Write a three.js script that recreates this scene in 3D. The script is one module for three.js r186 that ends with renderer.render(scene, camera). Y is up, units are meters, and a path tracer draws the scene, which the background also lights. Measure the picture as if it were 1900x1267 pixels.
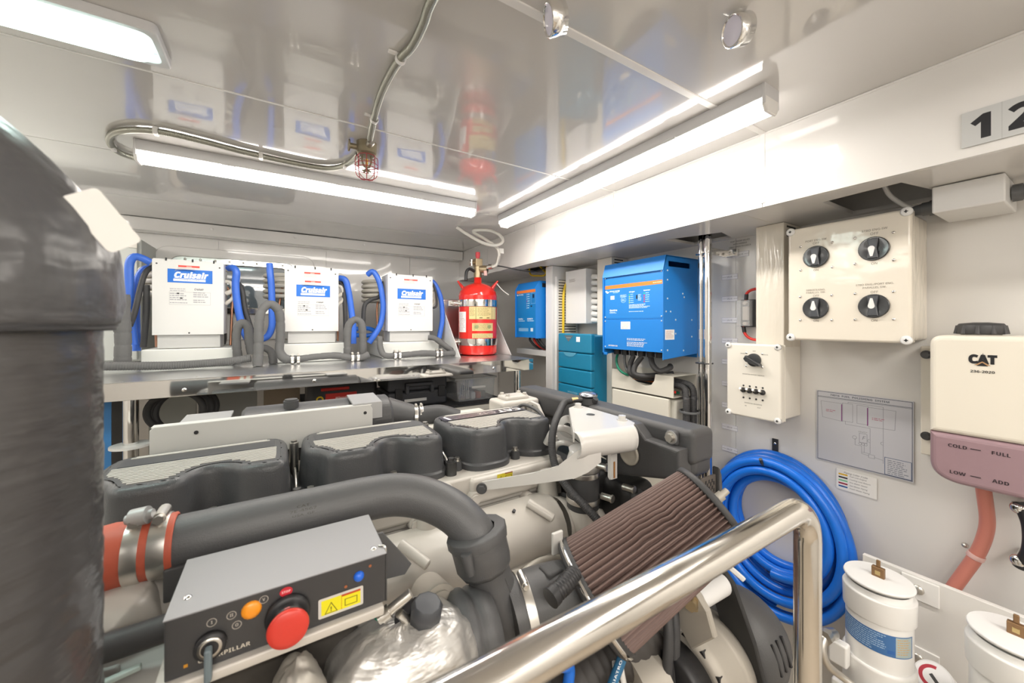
import * as THREE from 'three';
import { RoundedBoxGeometry } from 'three/addons/geometries/RoundedBoxGeometry.js';
import { mergeGeometries, mergeVertices, toCreasedNormals } from 'three/addons/utils/BufferGeometryUtils.js';
import { ImprovedNoise } from 'three/addons/math/ImprovedNoise.js';
import { RectAreaLightUniformsLib } from 'three/addons/lights/RectAreaLightUniformsLib.js';

// ---------- camera, light level ----------
RectAreaLightUniformsLib.init();
const scene = new THREE.Scene();
const camera = new THREE.PerspectiveCamera(84.2, 1900 / 1267, 0.02, 40);
camera.position.set(0, 1.4, 0);
camera.rotation.y = -31.53 * Math.PI / 180;
camera.setViewOffset(1900, 1267, 0, 32.5, 1900, 1267);      // shift lens: the verticals stay upright
camera.updateProjectionMatrix();
camera.focus = 1.5; camera.userData.fStop = 5;            // small depth blur close to the lens
const renderer = new THREE.WebGLRenderer({ antialias: true });
renderer.toneMapping = THREE.LinearToneMapping;
renderer.toneMappingExposure = 2.8;
renderer.shadowMap.enabled = true;
scene.background = new THREE.Color(0x000000);
const TUBE = 14.5, TUBE_GLOW = 5.5;                              // radiance of the strip lights and of the glow of their covers

// ---------- helpers ----------
const V = (x, y, z) => new THREE.Vector3(x, y, z);
const rng = (s) => () => { s = (s + 0x6d2b79f5) | 0; let t = Math.imul(s ^ (s >>> 15), 1 | s); t = (t + Math.imul(t ^ (t >>> 7), 61 | t)) ^ t; return ((t ^ (t >>> 14)) >>> 0) / 4294967296; };
const noise = new ImprovedNoise();
const fbm = (x, y, z) => noise.noise(x, y, z) + 0.5 * noise.noise(2.1 * x, 2.1 * y, 2.1 * z + 7) + 0.25 * noise.noise(4.3 * x, 4.3 * y, 4.3 * z + 3);
const taken = {};
const numbered = (n) => { const k = taken[n] = (taken[n] ?? -1) + 1; return k ? n + '_' + String(k).padStart(3, '0') : n; };
function thing(name, label, category, base, group) {
  const o = new THREE.Group(); o.name = numbered(name); o.position.set(...base); o.userData = { label, category };
  if (group) o.userData.group = group;
  scene.add(o); return o;
}
function structure(name, base = [0, 0, 0]) { const o = new THREE.Group(); o.name = numbered(name); o.position.set(...base); o.userData.kind = 'structure'; scene.add(o); return o; }
const world = (o) => { const p = V(0, 0, 0); for (let q = o; q; q = q.parent) p.add(q.position); return p; };
// geometry is given in room coordinates; the mesh takes its place under its thing
function part(parent, name, geo, mat, label) {
  const m = new THREE.Mesh(Array.isArray(geo) ? join(geo) : geo, mat); m.name = name; m.castShadow = m.receiveShadow = true;
  m.position.sub(world(parent)); parent.add(m);
  if (label) m.userData.label = label;
  return m;
}
function single(name, label, category, geo, mat, group) {   // a thing that is one mesh
  const g = Array.isArray(geo) ? join(geo) : geo; g.computeBoundingBox(); const b = g.boundingBox, c = b.getCenter(V(0, 0, 0)); c.y = b.min.y;
  g.translate(-c.x, -c.y, -c.z);
  const m = new THREE.Mesh(g, mat); m.name = numbered(name); m.position.copy(c); m.castShadow = m.receiveShadow = true; m.userData = { label, category };
  if (group) m.userData.group = group;
  scene.add(m); return m;
}
function join(list) {
  const l = list.map((g) => { let q = g.index ? g.toNonIndexed() : g.clone(); for (const k of Object.keys(q.attributes)) if (!['position', 'normal', 'uv'].includes(k)) q.deleteAttribute(k);
    if (!q.attributes.uv) q.setAttribute('uv', new THREE.BufferAttribute(new Float32Array(q.attributes.position.count * 2), 2)); return q; });
  return mergeGeometries(l);
}
function box(x0, x1, y0, y1, z0, z1, r = 0.002, s = 2) {
  const w = Math.abs(x1 - x0), h = Math.abs(y1 - y0), d = Math.abs(z1 - z0);
  const g = r > 0 ? new RoundedBoxGeometry(w, h, d, s, Math.min(r, w / 2.01, h / 2.01, d / 2.01)) : new THREE.BoxGeometry(w, h, d);
  return g.translate((x0 + x1) / 2, (y0 + y1) / 2, (z0 + z1) / 2);
}
const UPV = V(0, 1, 0);
function along(g, a, b) {                                     // geometry built on +y, 0..1 in length already: turn +y to the direction a->b and move to a
  const d = V(...b).sub(V(...a)).normalize();
  return g.applyQuaternion(new THREE.Quaternion().setFromUnitVectors(UPV, d)).translate(...a);
}
function rod(a, b, r, r2 = r, seg = 20, open = false) {
  const L = V(...a).distanceTo(V(...b));
  return along(new THREE.CylinderGeometry(r2, r, L, seg, 1, open).translate(0, L / 2, 0), a, b);
}
function turned(profile, a, b, seg = 28) {                     // profile [[radius, height]...] along the axis a->b
  return along(new THREE.LatheGeometry(profile.map(([r, y]) => new THREE.Vector2(Math.max(r, 1e-5), y)), seg), a, b);
}
const curve = (pts, t = 0.5, closed = false) => new THREE.CatmullRomCurve3(pts.map((p) => V(...p)), closed, 'catmullrom', t);
function hose(pts, r, seg = 0, rad = 12, t = 0.5) {
  const c = curve(pts, t), n = seg || Math.max(12, pts.length * 8);
  const caps = [[0, 1], [1, -1]].map(([u, s]) => { const p = c.getPointAt(u), d = c.getTangentAt(u).multiplyScalar(s), g = new THREE.CircleGeometry(r, rad); return g.applyQuaternion(new THREE.Quaternion().setFromUnitVectors(V(0, 0, 1), d.negate())).translate(p.x, p.y, p.z); });
  return join([new THREE.TubeGeometry(c, n, r, rad), ...caps]);
}
function ribbed(pts, r, depth, pitch, rad = 12) {              // corrugated tube: rings of two radii
  const c = curve(pts), L = c.getLength(), n = Math.round(L / pitch) * 3, fr = c.computeFrenetFrames(n), pos = [], idx = [], uv = [];
  for (let i = 0; i <= n; i++) {
    const p = c.getPointAt(i / n), R = r - (i % 3 === 0 ? depth : 0);
    for (let j = 0; j <= rad; j++) { const a = j / rad * Math.PI * 2, q = p.clone().addScaledVector(fr.normals[i], Math.cos(a) * R).addScaledVector(fr.binormals[i], Math.sin(a) * R); pos.push(q.x, q.y, q.z); uv.push(i / n * L, j / rad); }
  }
  for (let i = 0; i < n; i++) for (let j = 0; j < rad; j++) { const a = i * (rad + 1) + j, b = a + rad + 1; idx.push(a, a + 1, b, b, a + 1, b + 1); }
  const g = new THREE.BufferGeometry(); g.setAttribute('position', new THREE.Float32BufferAttribute(pos, 3)); g.setAttribute('uv', new THREE.Float32BufferAttribute(uv, 2)); g.setIndex(idx); g.computeVertexNormals(); return g;
}
// extruded outline. axis 'x': outline in (z,y), thickness along x from c0 to c1; 'y': outline in (x,z); 'z': outline in (x,y)
function slab(axis, pts, c0, c1, bevel = 0, holes = [], seg = 1) {
  const sh = pts instanceof THREE.Shape ? pts : new THREE.Shape(pts.map(([a, b]) => new THREE.Vector2(a, b)));
  for (const h of holes) sh.holes.push(h instanceof THREE.Path ? h : new THREE.Path(h.map(([a, b]) => new THREE.Vector2(a, b))));
  const lo = Math.min(c0, c1), hi = Math.max(c0, c1), D = hi - lo;
  let g = new THREE.ExtrudeGeometry(sh, { depth: Math.max(D - 2 * bevel, 1e-4), bevelEnabled: bevel > 0, bevelThickness: bevel, bevelSize: bevel, bevelOffset: -bevel, bevelSegments: seg, curveSegments: 16 });
  g.translate(0, 0, bevel);
  const p = g.attributes.position, q = g.attributes.normal;
  for (const at of [p, q]) for (let i = 0; i < at.count; i++) {
    const a = at.getX(i), b = at.getY(i), c = at.getZ(i), off = at === p ? lo : 0;
    if (axis === 'x') at.setXYZ(i, c + off, b, a);
    else if (axis === 'y') at.setXYZ(i, a, c + off, b);
    else at.setXYZ(i, a, b, c + off);
  }
  if (axis !== 'z') { // mirrored: turn the faces round
    for (let i = 0; i < p.count; i += 3) for (const k of Object.keys(g.attributes)) { const t = g.attributes[k], n = t.itemSize; for (let c = 0; c < n; c++) { const v = t.array[(i + 1) * n + c]; t.array[(i + 1) * n + c] = t.array[(i + 2) * n + c]; t.array[(i + 2) * n + c] = v; } }
  }
  return g;
}
const circlePath = (cx, cy, r, n = 24) => Array.from({ length: n }, (_, i) => [cx + r * Math.cos(i / n * 2 * Math.PI), cy + r * Math.sin(i / n * 2 * Math.PI)]);
function roundRect(a0, a1, b0, b1, r) {
  const s = new THREE.Shape(); s.moveTo(a0 + r, b0); s.lineTo(a1 - r, b0); s.quadraticCurveTo(a1, b0, a1, b0 + r); s.lineTo(a1, b1 - r); s.quadraticCurveTo(a1, b1, a1 - r, b1); s.lineTo(a0 + r, b1); s.quadraticCurveTo(a0, b1, a0, b1 - r); s.lineTo(a0, b0 + r); s.quadraticCurveTo(a0, b0, a0 + r, b0); return s;
}
// flat label: lower-left corner, right edge vector, up edge vector
function label2(o, right, up) {
  const g = new THREE.BufferGeometry(), O = V(...o), R = V(...right), U = V(...up), P = [O, O.clone().add(R), O.clone().add(R).add(U), O.clone().add(U)], N = R.clone().cross(U).normalize();
  g.setAttribute('position', new THREE.Float32BufferAttribute(P.flatMap((p) => [p.x, p.y, p.z]), 3)); g.setAttribute('normal', new THREE.Float32BufferAttribute(P.flatMap(() => [N.x, N.y, N.z]), 3));
  g.setAttribute('uv', new THREE.Float32BufferAttribute([0, 0, 1, 0, 1, 1, 0, 1], 2)); g.setIndex([0, 1, 2, 0, 2, 3]); return g;
}
const onX = (x, zLeft, zRight, y0, y1) => label2([x, y0, zLeft], [0, 0, zRight - zLeft], [0, y1 - y0, 0]);   // facing -x, read from the room: zLeft is the far side
const onZ = (z, x0, x1, y0, y1) => label2([x0, y0, z], [x1 - x0, 0, 0], [0, y1 - y0, 0]);                     // facing +z
function print(w, h, draw, opt = {}) {
  const c = document.createElement('canvas'); c.width = w; c.height = h; const k = c.getContext('2d'); draw(k, w, h);
  const t = new THREE.CanvasTexture(c); t.colorSpace = THREE.SRGBColorSpace; t.magFilter = THREE.LinearFilter; t.anisotropy = 8;
  return new THREE.MeshStandardMaterial({ map: t, roughness: opt.roughness ?? 0.35, metalness: 0, transparent: !!opt.clear, alphaTest: 0 });
}
function txt(k, s, x, y, px, color = '#333', align = 'left', style = 'bold', stretch = 1) { k.save(); k.translate(x, y); k.scale(stretch, 1); k.fillStyle = color; k.textAlign = align; k.textBaseline = 'middle'; k.font = `${style} ${px}px sans-serif`; k.fillText(s, 0, 0); k.restore(); }
function fauxLines(k, x, y, w, n, lh, color, seed = 1) { const r = rng(seed); k.fillStyle = color; for (let i = 0; i < n; i++) { let xx = x; const end = x + w * (0.7 + 0.3 * r()); while (xx < end) { const l = lh * (0.6 + 1.8 * r()); k.fillRect(xx, y + i * lh, Math.min(l, end - xx), lh * 0.45); xx += l + lh * 0.35; } } }
const hex = (a, b, r) => rod(a, b, r, r, 6);
function bolt(p, n, r = 0.008, h = 0.006) {                    // washer and hexagon head at p, pointing along n
  const a = V(...p), d = V(...n).normalize(), q = (t) => a.clone().addScaledVector(d, t).toArray();
  return join([rod(q(-0.002), q(h * 0.3), r * 1.35, r * 1.35, 18), hex(q(h * 0.3), q(h * 1.3), r)]);
}
function dome(p, n, r, h) { const a = V(...p), d = V(...n).normalize(), b = a.clone().add(d).toArray(); const pr = []; for (let i = 0; i <= 6; i++) { const t = i / 6 * Math.PI / 2; pr.push([r * Math.cos(t), h * Math.sin(t)]); } return turned([[0, -0.001], [r, -0.001], ...pr.slice(0, 6), [0, h]], p, b, 16); }
function lumpy(pts, r, seed = 1, rad = 16) {                    // insulated hose: wrapped lengths of slightly different thickness
  const c = curve(pts), L = c.getLength(), n = Math.max(24, Math.round(L / 0.006)), fr = c.computeFrenetFrames(n), pos = [], idx = [], q = rng(seed), step = Array.from({ length: 40 }, () => q());
  for (let i = 0; i <= n; i++) { const p = c.getPointAt(i / n), s = i / n * L / 0.05, k = Math.floor(s), f = s - k, R = r * (0.95 + 0.13 * step[k % 40] + (f < 0.16 ? -0.07 : 0)); for (let j = 0; j <= rad; j++) { const a = j / rad * Math.PI * 2, v = p.clone().addScaledVector(fr.normals[i], Math.cos(a) * R).addScaledVector(fr.binormals[i], Math.sin(a) * R); pos.push(v.x, v.y, v.z); } }
  for (let i = 0; i < n; i++) for (let j = 0; j < rad; j++) { const a = i * (rad + 1) + j, b = a + rad + 1; idx.push(a, a + 1, b, b, a + 1, b + 1); }
  const g = new THREE.BufferGeometry(); g.setAttribute('position', new THREE.Float32BufferAttribute(pos, 3)); g.setAttribute('uv', new THREE.Float32BufferAttribute(new Float32Array(pos.length / 3 * 2).map((_, i) => (i % 2 ? (i >> 1) % (rad + 1) / rad : Math.floor((i >> 1) / (rad + 1)) / n * L)), 2)); g.setIndex(idx); g.computeVertexNormals(); return g;
}
function clampBand(c, dir, r, w, tilt = 0.4) {                 // worm-drive band: strip and screw housing
  const d = V(...dir).normalize(), C = V(...c), a = C.clone().addScaledVector(d, -w / 2).toArray(), b = C.clone().addScaledVector(d, w / 2).toArray();
  const band = turned([[r, 0], [r + 0.0015, 0], [r + 0.0015, w], [r, w]], a, b, 32);
  const s = V(Math.cos(tilt), Math.sin(tilt), 0); let side = s.clone().addScaledVector(d, -s.dot(d)).normalize(); const tang = d.clone().cross(side);
  const h0 = C.clone().addScaledVector(side, r + 0.004).addScaledVector(tang, -w * 0.9), h1 = C.clone().addScaledVector(side, r + 0.004).addScaledVector(tang, w * 0.9);
  return join([band, rod(h0.toArray(), h1.toArray(), w * 0.42, w * 0.42, 12), hex(h1.toArray(), h1.clone().addScaledVector(tang, w * 0.4).toArray(), w * 0.36)]);
}
// noise textures (colour variation and relief in metres)
function noiseTex(n, scale, lo, hi, seed = 0, oct = 4) {
  const d = new Uint8Array(n * n * 4);
  for (let j = 0; j < n; j++) for (let i = 0; i < n; i++) {
    const a = i / n * 2 * Math.PI, b = j / n * 2 * Math.PI, R = scale / 6.2832; let v = 0, amp = 0.5, f = 1;
    for (let o = 0; o < oct; o++) { v += amp * (noise.noise(R * Math.cos(a) * f + 11 + seed, R * Math.sin(a) * f + 5, R * Math.cos(b) * f) + noise.noise(R * Math.cos(b) * f + 31 + seed, R * Math.sin(b) * f, R * Math.sin(a) * f)) ; f *= 2; amp *= 0.55; }
    const q = Math.max(0, Math.min(255, (lo + (hi - lo) * (0.5 + 0.6 * v)) * 255)); d.set([q, q, q, 255], (j * n + i) * 4);
  }
  const t = new THREE.DataTexture(d, n, n); t.wrapS = t.wrapT = THREE.RepeatWrapping; t.magFilter = THREE.LinearFilter; t.minFilter = THREE.LinearFilter; t.needsUpdate = true; return t;
}
const rep = (t, x, y = x) => { const c = t.clone(); c.repeat.set(x, y); c.needsUpdate = true; return c; };
const fineNoise = noiseTex(256, 24, 0, 1, 2), patchNoise = noiseTex(256, 6, 0, 1, 9);
const L3 = (r, g, b) => new THREE.Color().setRGB(r, g, b);
const std = (c, roughness = 0.5, metalness = 0, o = {}) => new THREE.MeshStandardMaterial({ color: c, roughness, metalness, ...o });
const phy = (c, roughness = 0.5, o = {}) => new THREE.MeshPhysicalMaterial({ color: c, roughness, ...o });
const M = {
  gelcoat: phy(L3(0.8, 0.79, 0.77), 0.13, { clearcoat: 1, clearcoatRoughness: 0.03 }),
  ceilingGel: phy(L3(0.64, 0.625, 0.605), 0.1, { clearcoat: 1, clearcoatRoughness: 0.02, ior: 1.6 }),
  wallWhite: phy(L3(0.72, 0.705, 0.68), 0.2, {}),
  satinWhite: std(L3(0.8, 0.79, 0.77), 0.4),
  purewhite: std(L3(0.76, 0.76, 0.755), 0.35),
  cream: phy(L3(0.74, 0.69, 0.6), 0.12, { bumpMap: rep(patchNoise, 0.5), bumpScale: 0.0025 }),
  ivory: std(L3(0.77, 0.735, 0.66), 0.4),
  beige: std(L3(0.7, 0.67, 0.59), 0.45),
  greybeige: std(L3(0.6, 0.58, 0.52), 0.5),
  enginewhite: phy(L3(0.56, 0.53, 0.485), 0.3, {}),
  steel: std(L3(0.72, 0.71, 0.69), 0.1, 1),
  chrome: std(L3(0.8, 0.79, 0.77), 0.06, 1),
  brushed: std(L3(0.66, 0.66, 0.66), 0.3, 1),
  zinc: std(L3(0.62, 0.6, 0.56), 0.35, 1),
  brass: std(L3(0.55, 0.42, 0.2), 0.35, 1),
  bronze: std(L3(0.3, 0.26, 0.18), 0.5, 0.7),
  bronzeLatch: std(L3(0.27, 0.16, 0.08), 0.45, 0.6),
  black: std(L3(0.02, 0.02, 0.022), 0.45),
  rubber: std(L3(0.045, 0.045, 0.047), 0.55),
  hoseGrey: std(L3(0.12, 0.12, 0.12), 0.65, 0, { bumpMap: rep(fineNoise, 6), bumpScale: 0.0006 }),
  cover: std(L3(0.064, 0.066, 0.07), 0.36, 0, { bumpMap: rep(fineNoise, 8), bumpScale: 0.0004 }),
  tankGrey: std(L3(0.07, 0.07, 0.072), 0.45, 0, { bumpMap: rep(fineNoise, 8), bumpScale: 0.0003 }),
  ductGrey: std(L3(0.09, 0.091, 0.094), 0.42, 0, { bumpMap: rep(fineNoise, 10), bumpScale: 0.0003 }),
  blueHose: phy(L3(0.012, 0.17, 0.74), 0.28, {}),
  paleBlueHose: phy(L3(0.045, 0.16, 0.68), 0.35, {}),
  inverterBlue: std(L3(0.01, 0.21, 0.66), 0.42),
  teal: std(L3(0.008, 0.2, 0.36), 0.4),
  red: phy(L3(0.72, 0.02, 0.012), 0.18, { clearcoat: 0.7, clearcoatRoughness: 0.05 }),
  redPlain: std(L3(0.65, 0.03, 0.02), 0.4),
  silicone: std(L3(0.5, 0.1, 0.055), 0.5),
  yellow: std(L3(0.75, 0.52, 0.02), 0.4),
  green: std(L3(0.01, 0.2, 0.12), 0.4),
  orange: std(L3(0.85, 0.2, 0.02), 0.4),
  floor: std(L3(0.4, 0.34, 0.27), 0.5),
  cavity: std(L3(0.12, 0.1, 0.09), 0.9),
  darkmat: std(L3(0.05, 0.05, 0.055), 0.8, 0, { bumpMap: rep(fineNoise, 20), bumpScale: 0.002 }),
  toolbox: std(L3(0.05, 0.052, 0.06), 0.45),
  clear: phy(L3(0.93, 0.94, 0.95), 0.06, { transmission: 0.85, thickness: 0, ior: 1.45 }),
};
M.brushedWhite = std(L3(0.62, 0.62, 0.63), 0.35);
M.glow = new THREE.MeshStandardMaterial({ color: L3(0.9, 0.9, 0.9), roughness: 0.5, emissive: new THREE.Color(0xfff8ef), emissiveIntensity: TUBE_GLOW });
M.glowCool = new THREE.MeshStandardMaterial({ color: L3(0.85, 0.9, 0.9), roughness: 0.3, emissive: new THREE.Color(0xdcfff6), emissiveIntensity: 1.6 });
M.switchBlack = phy(L3(0.02, 0.022, 0.026), 0.25, { clearcoat: 0.6, clearcoatRoughness: 0.1 }); M.switchGrey = std(L3(0.06, 0.065, 0.075), 0.35); M.darkKnob = std(L3(0.03, 0.032, 0.035), 0.35);
M.paleScrew = std(L3(0.6, 0.68, 0.74), 0.4, 0.4); M.pvcGrey = std(L3(0.12, 0.125, 0.13), 0.5); M.pvcWhite = phy(L3(0.78, 0.775, 0.755), 0.3, {}); M.tealLight = std(L3(0.08, 0.32, 0.48), 0.4);
M.fuseTan = std(L3(0.5, 0.42, 0.34), 0.5); M.plaque = std(L3(0.5, 0.5, 0.54), 0.3); M.hdpe = phy(L3(0.74, 0.7, 0.61), 0.32, { transmission: 0.0 }); M.coolant = phy(L3(0.3, 0.2, 0.225), 0.3, {});
M.darkBolt = std(L3(0.1, 0.1, 0.1), 0.4, 0.8); M.pinkHose = phy(L3(0.55, 0.2, 0.155), 0.35, {}); M.pinkClip = std(L3(0.7, 0.45, 0.42), 0.4);
M.windowGlass = phy(L3(0.16, 0.2, 0.23), 0.05, { clearcoat: 1, clearcoatRoughness: 0.02 }); M.cabinetGrey = std(L3(0.52, 0.54, 0.51), 0.5); M.mirrorSteel = std(L3(0.72, 0.72, 0.71), 0.045, 1);
M.unitWhite = phy(L3(0.72, 0.72, 0.71), 0.4, {}); M.skirtGrey = std(L3(0.55, 0.55, 0.54), 0.5); M.panWhite = std(L3(0.74, 0.75, 0.72), 0.5); M.coilCream = std(L3(0.62, 0.59, 0.52), 0.5); M.copper = std(L3(0.62, 0.32, 0.2), 0.35, 1);
M.brassDull = std(L3(0.42, 0.34, 0.22), 0.45, 0.85); M.redCap = std(L3(0.75, 0.08, 0.1), 0.4); M.paleHose = std(L3(0.66, 0.65, 0.6), 0.4); M.clearRim = phy(L3(0.8, 0.82, 0.83), 0.25, { transmission: 0.45, thickness: 0 });
M.boardGrey = std(L3(0.3, 0.31, 0.3), 0.6); M.boardTan = std(L3(0.45, 0.38, 0.3), 0.6); M.strapBlue = std(L3(0.05, 0.22, 0.52), 0.6);
M.conduit = std(L3(0.36, 0.36, 0.31), 0.35, 0.8); M.guardRed = std(L3(0.4, 0.05, 0.06), 0.4); M.lensWhite = std(L3(0.72, 0.7, 0.82), 0.3); M.signGrey = std(L3(0.55, 0.56, 0.56), 0.4);
M.ribWorn = std(L3(0.5, 0.485, 0.45), 0.4, 0.2); M.coverPanel = std(L3(0.05, 0.052, 0.058), 0.35); M.plateWhite = std(L3(0.6, 0.59, 0.565), 0.45); M.greyMetal = std(L3(0.42, 0.42, 0.42), 0.45, 0.5); M.plugBeige = std(L3(0.42, 0.39, 0.33), 0.4); M.steelBlue = std(L3(0.5, 0.52, 0.58), 0.25, 1);
M.bracketWhite = phy(L3(0.62, 0.605, 0.58), 0.25, { clearcoat: 0.4, clearcoatRoughness: 0.1 }); M.rust = std(L3(0.35, 0.16, 0.05), 0.8); M.blackIron = std(L3(0.018, 0.018, 0.018), 0.55); M.guardBrown = std(L3(0.1, 0.085, 0.075), 0.6); M.castGrey = std(L3(0.42, 0.39, 0.34), 0.5, 0.2); M.darkIron = std(L3(0.05, 0.045, 0.04), 0.6); M.greyCast = std(L3(0.42, 0.42, 0.4), 0.5); M.paleBar = std(L3(0.45, 0.55, 0.52), 0.4);
M.panelBlack = std(L3(0.045, 0.045, 0.047), 0.4); M.panelGrey = std(L3(0.3, 0.3, 0.31), 0.4, 0.2); M.buttonRed = std(L3(0.62, 0.045, 0.03), 0.35); M.orangeLamp = std(L3(0.85, 0.3, 0.02), 0.3); M.blueLamp = std(L3(0.02, 0.14, 0.7), 0.3); M.keyGrey = std(L3(0.14, 0.18, 0.2), 0.4); M.foil = std(L3(0.64, 0.63, 0.61), 0.4, 0.75, { bumpMap: rep(patchNoise, 2, 2), bumpScale: 0.004 }); M.foilDull = std(L3(0.45, 0.43, 0.39), 0.5, 0.6); M.capGrey = std(L3(0.07, 0.075, 0.085), 0.4);
M.filterRed = std(L3(0.18, 0.122, 0.108), 0.65); M.darkHose = std(L3(0.05, 0.045, 0.042), 0.6); M.tubeBlue = std(L3(0.03, 0.15, 0.3), 0.4); M.tape = phy(L3(0.055, 0.053, 0.053), 0.25, { bumpMap: rep(patchNoise, 2, 9), bumpScale: 0.0022 }); M.vinyl = phy(L3(0.078, 0.078, 0.081), 0.33, { bumpMap: rep(patchNoise, 1, 3), bumpScale: 0.003 }); M.paperTag = std(L3(0.74, 0.73, 0.7), 0.6); M.railSteel = std(L3(0.76, 0.74, 0.7), 0.11, 1); M.clampSteel = std(L3(0.7, 0.68, 0.64), 0.32, 1);
// ---------- the room ----------
const WX = 1.63, FZ = -2.89, CEIL = 1.984, SOFF = 1.758, FX = 1.26, LX = -1.9, NZ = 1.5;
// a panel whose face is very slightly out of true, as moulded sheet is: o corner, u and v edges, n face direction, thickness behind the face
function wavyPanel(o, u, v, thick, amp, freq, seed, nu = 40, nv = 40) {
  const O = V(...o), U = V(...u), W = V(...v), N = U.clone().cross(W).normalize(), pos = [], uv = [], idx = [], lu = U.length(), lv = W.length();
  for (let j = 0; j <= nv; j++) for (let i = 0; i <= nu; i++) {
    const a = i / nu, b = j / nv, e = Math.min(1, 40 * Math.min(a * lu, (1 - a) * lu, b * lv, (1 - b) * lv)), p = O.clone().addScaledVector(U, a).addScaledVector(W, b);
    const h = amp * e * fbm(p.x * freq + seed, p.y * freq + 3.3, p.z * freq + seed * 0.7); p.addScaledVector(N, h); pos.push(p.x, p.y, p.z); uv.push(a * lu, b * lv);
  }
  for (let j = 0; j < nv; j++) for (let i = 0; i < nu; i++) { const a = j * (nu + 1) + i, b = a + nu + 1; idx.push(a, a + 1, b + 1, a, b + 1, b); }
  const g = new THREE.BufferGeometry(); g.setAttribute('position', new THREE.Float32BufferAttribute(pos, 3)); g.setAttribute('uv', new THREE.Float32BufferAttribute(uv, 2)); g.setIndex(idx); g.computeVertexNormals();
  const rim = [[0, 0], [1, 0], [1, 1], [0, 1]].map(([a, b]) => O.clone().addScaledVector(U, a).addScaledVector(W, b)), back = rim.map((p) => p.clone().addScaledVector(N, -thick));
  const quad = (a, b, c, d) => { const q = new THREE.BufferGeometry(); q.setAttribute('position', new THREE.Float32BufferAttribute([a, b, c, a, c, d].flatMap((p) => p.toArray()), 3)); q.setAttribute('uv', new THREE.Float32BufferAttribute(new Array(12).fill(0), 2)); q.computeVertexNormals(); return q; };
  return join([g, quad(back[3], back[2], back[1], back[0]), ...[0, 1, 2, 3].map((i) => quad(rim[i], back[i], back[(i + 1) % 4], rim[(i + 1) % 4]))]);
}
{
  const floor = structure('floor');
  part(floor, 'floor_slab', box(LX - 0.1, WX + 0.1, -0.1, -0.012, FZ - 0.1, NZ + 0.1, 0), M.cavity);
  for (let i = 0; i < 9; i++) for (let j = 0; j < 5; j++) { // deck boards laid crosswise
    const x0 = LX + i * 0.3935, z0 = FZ + j * 0.88; part(floor, 'deck_panel', box(x0, x0 + 0.39, -0.012, 0, z0, Math.min(z0 + 0.876, NZ), 0.002, 1), M.floor);
  }
  // ceiling: sheets 0.6 m wide with thin joints
  const ceiling = structure('ceiling', [0, CEIL, 0]), seams = [FZ, -2.385, -1.785, -1.182, -0.582, 0.02, 0.62, NZ];
  part(ceiling, 'ceiling_deck', box(LX - 0.1, WX + 0.1, CEIL + 0.012, CEIL + 0.11, FZ - 0.1, NZ + 0.1, 0), M.satinWhite);
  for (let i = 0; i + 1 < seams.length; i++)
    part(ceiling, 'ceiling_panel', wavyPanel([LX, CEIL, seams[i] + 0.0015], [WX - LX, 0, 0], [0, 0, seams[i + 1] - seams[i] - 0.003], 0.011, 0.0011, 2.1, i * 3.7 + 1, 160, 36), M.ceilingGel);
  const t1 = structure('trim_1'); part(t1, 'joint_strip', box(LX, FX, CEIL - 0.003, CEIL + 0.001, -0.592, -0.574, 0.0015), M.satinWhite);
  const t1b = structure('trim_2'); part(t1b, 'joint_strip', box(LX, FX, CEIL - 0.0015, CEIL + 0.001, -1.185, -1.179, 0.0005), M.satinWhite);

  // boxed soffit along the right wall: face panels and an underside with cut-outs
  const sof = structure('trim_3');
  const fs = [FZ, -2.39, -1.805, -1.192, -0.586, 0.02, 0.62, NZ];
  for (let i = 0; i + 1 < fs.length; i++) part(sof, 'fascia_panel', wavyPanel([FX, SOFF, fs[i] + 0.0008], [0, 0, fs[i + 1] - fs[i] - 0.0016], [0, CEIL - SOFF, 0], 0.012, 0.0005, 2.3, i + 20, 40, 14), M.gelcoat);
  part(sof, 'joint_strip', box(FX - 0.0025, FX + 0.002, SOFF + 0.012, CEIL, -0.591, -0.578, 0.001), M.satinWhite);
  part(sof, 'edge_trim', box(FX - 0.003, FX + 0.006, CEIL - 0.006, CEIL, FZ, NZ, 0.002), M.satinWhite);
  const holes = [[[1.40, -1.03], [1.60, -1.03], [1.60, -0.86], [1.47, -0.83]], [[1.36, -0.47], [1.60, -0.47], [1.62, -0.245], [1.34, -0.30]], [[1.36, -2.15], [1.56, -2.15], [1.58, -1.8], [1.38, -1.9]]];
  part(sof, 'soffit_board', slab('y', [[FX + 0.0125, FZ], [WX, FZ], [WX, NZ], [FX + 0.0125, NZ]], SOFF, SOFF + 0.012, 0, holes), M.wallWhite);
  for (const z of [-2.36, -1.53, -0.66]) part(sof, 'board_joint', box(FX + 0.013, WX, SOFF - 0.0006, SOFF + 0.001, z - 0.0012, z + 0.0012, 0), M.greybeige);
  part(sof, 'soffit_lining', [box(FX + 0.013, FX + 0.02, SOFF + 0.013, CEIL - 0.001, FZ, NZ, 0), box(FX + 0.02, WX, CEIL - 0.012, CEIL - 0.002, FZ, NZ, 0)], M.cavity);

  const rw = structure('wall_right', [WX, 0, 0]), rs = [FZ, -1.98, -1.42, -0.86, 0.35, NZ];
  part(rw, 'bulkhead', box(WX + 0.012, WX + 0.11, 0, CEIL, FZ - 0.1, NZ + 0.1, 0), M.satinWhite);
  for (let i = 0; i + 1 < rs.length; i++) part(rw, 'wall_panel', wavyPanel([WX, 0, rs[i] + 0.0006], [0, 0, rs[i + 1] - rs[i] - 0.0012], [0, CEIL, 0], 0.011, 0.0004, 1.9, i + 40, 24, 40), M.wallWhite);
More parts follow.
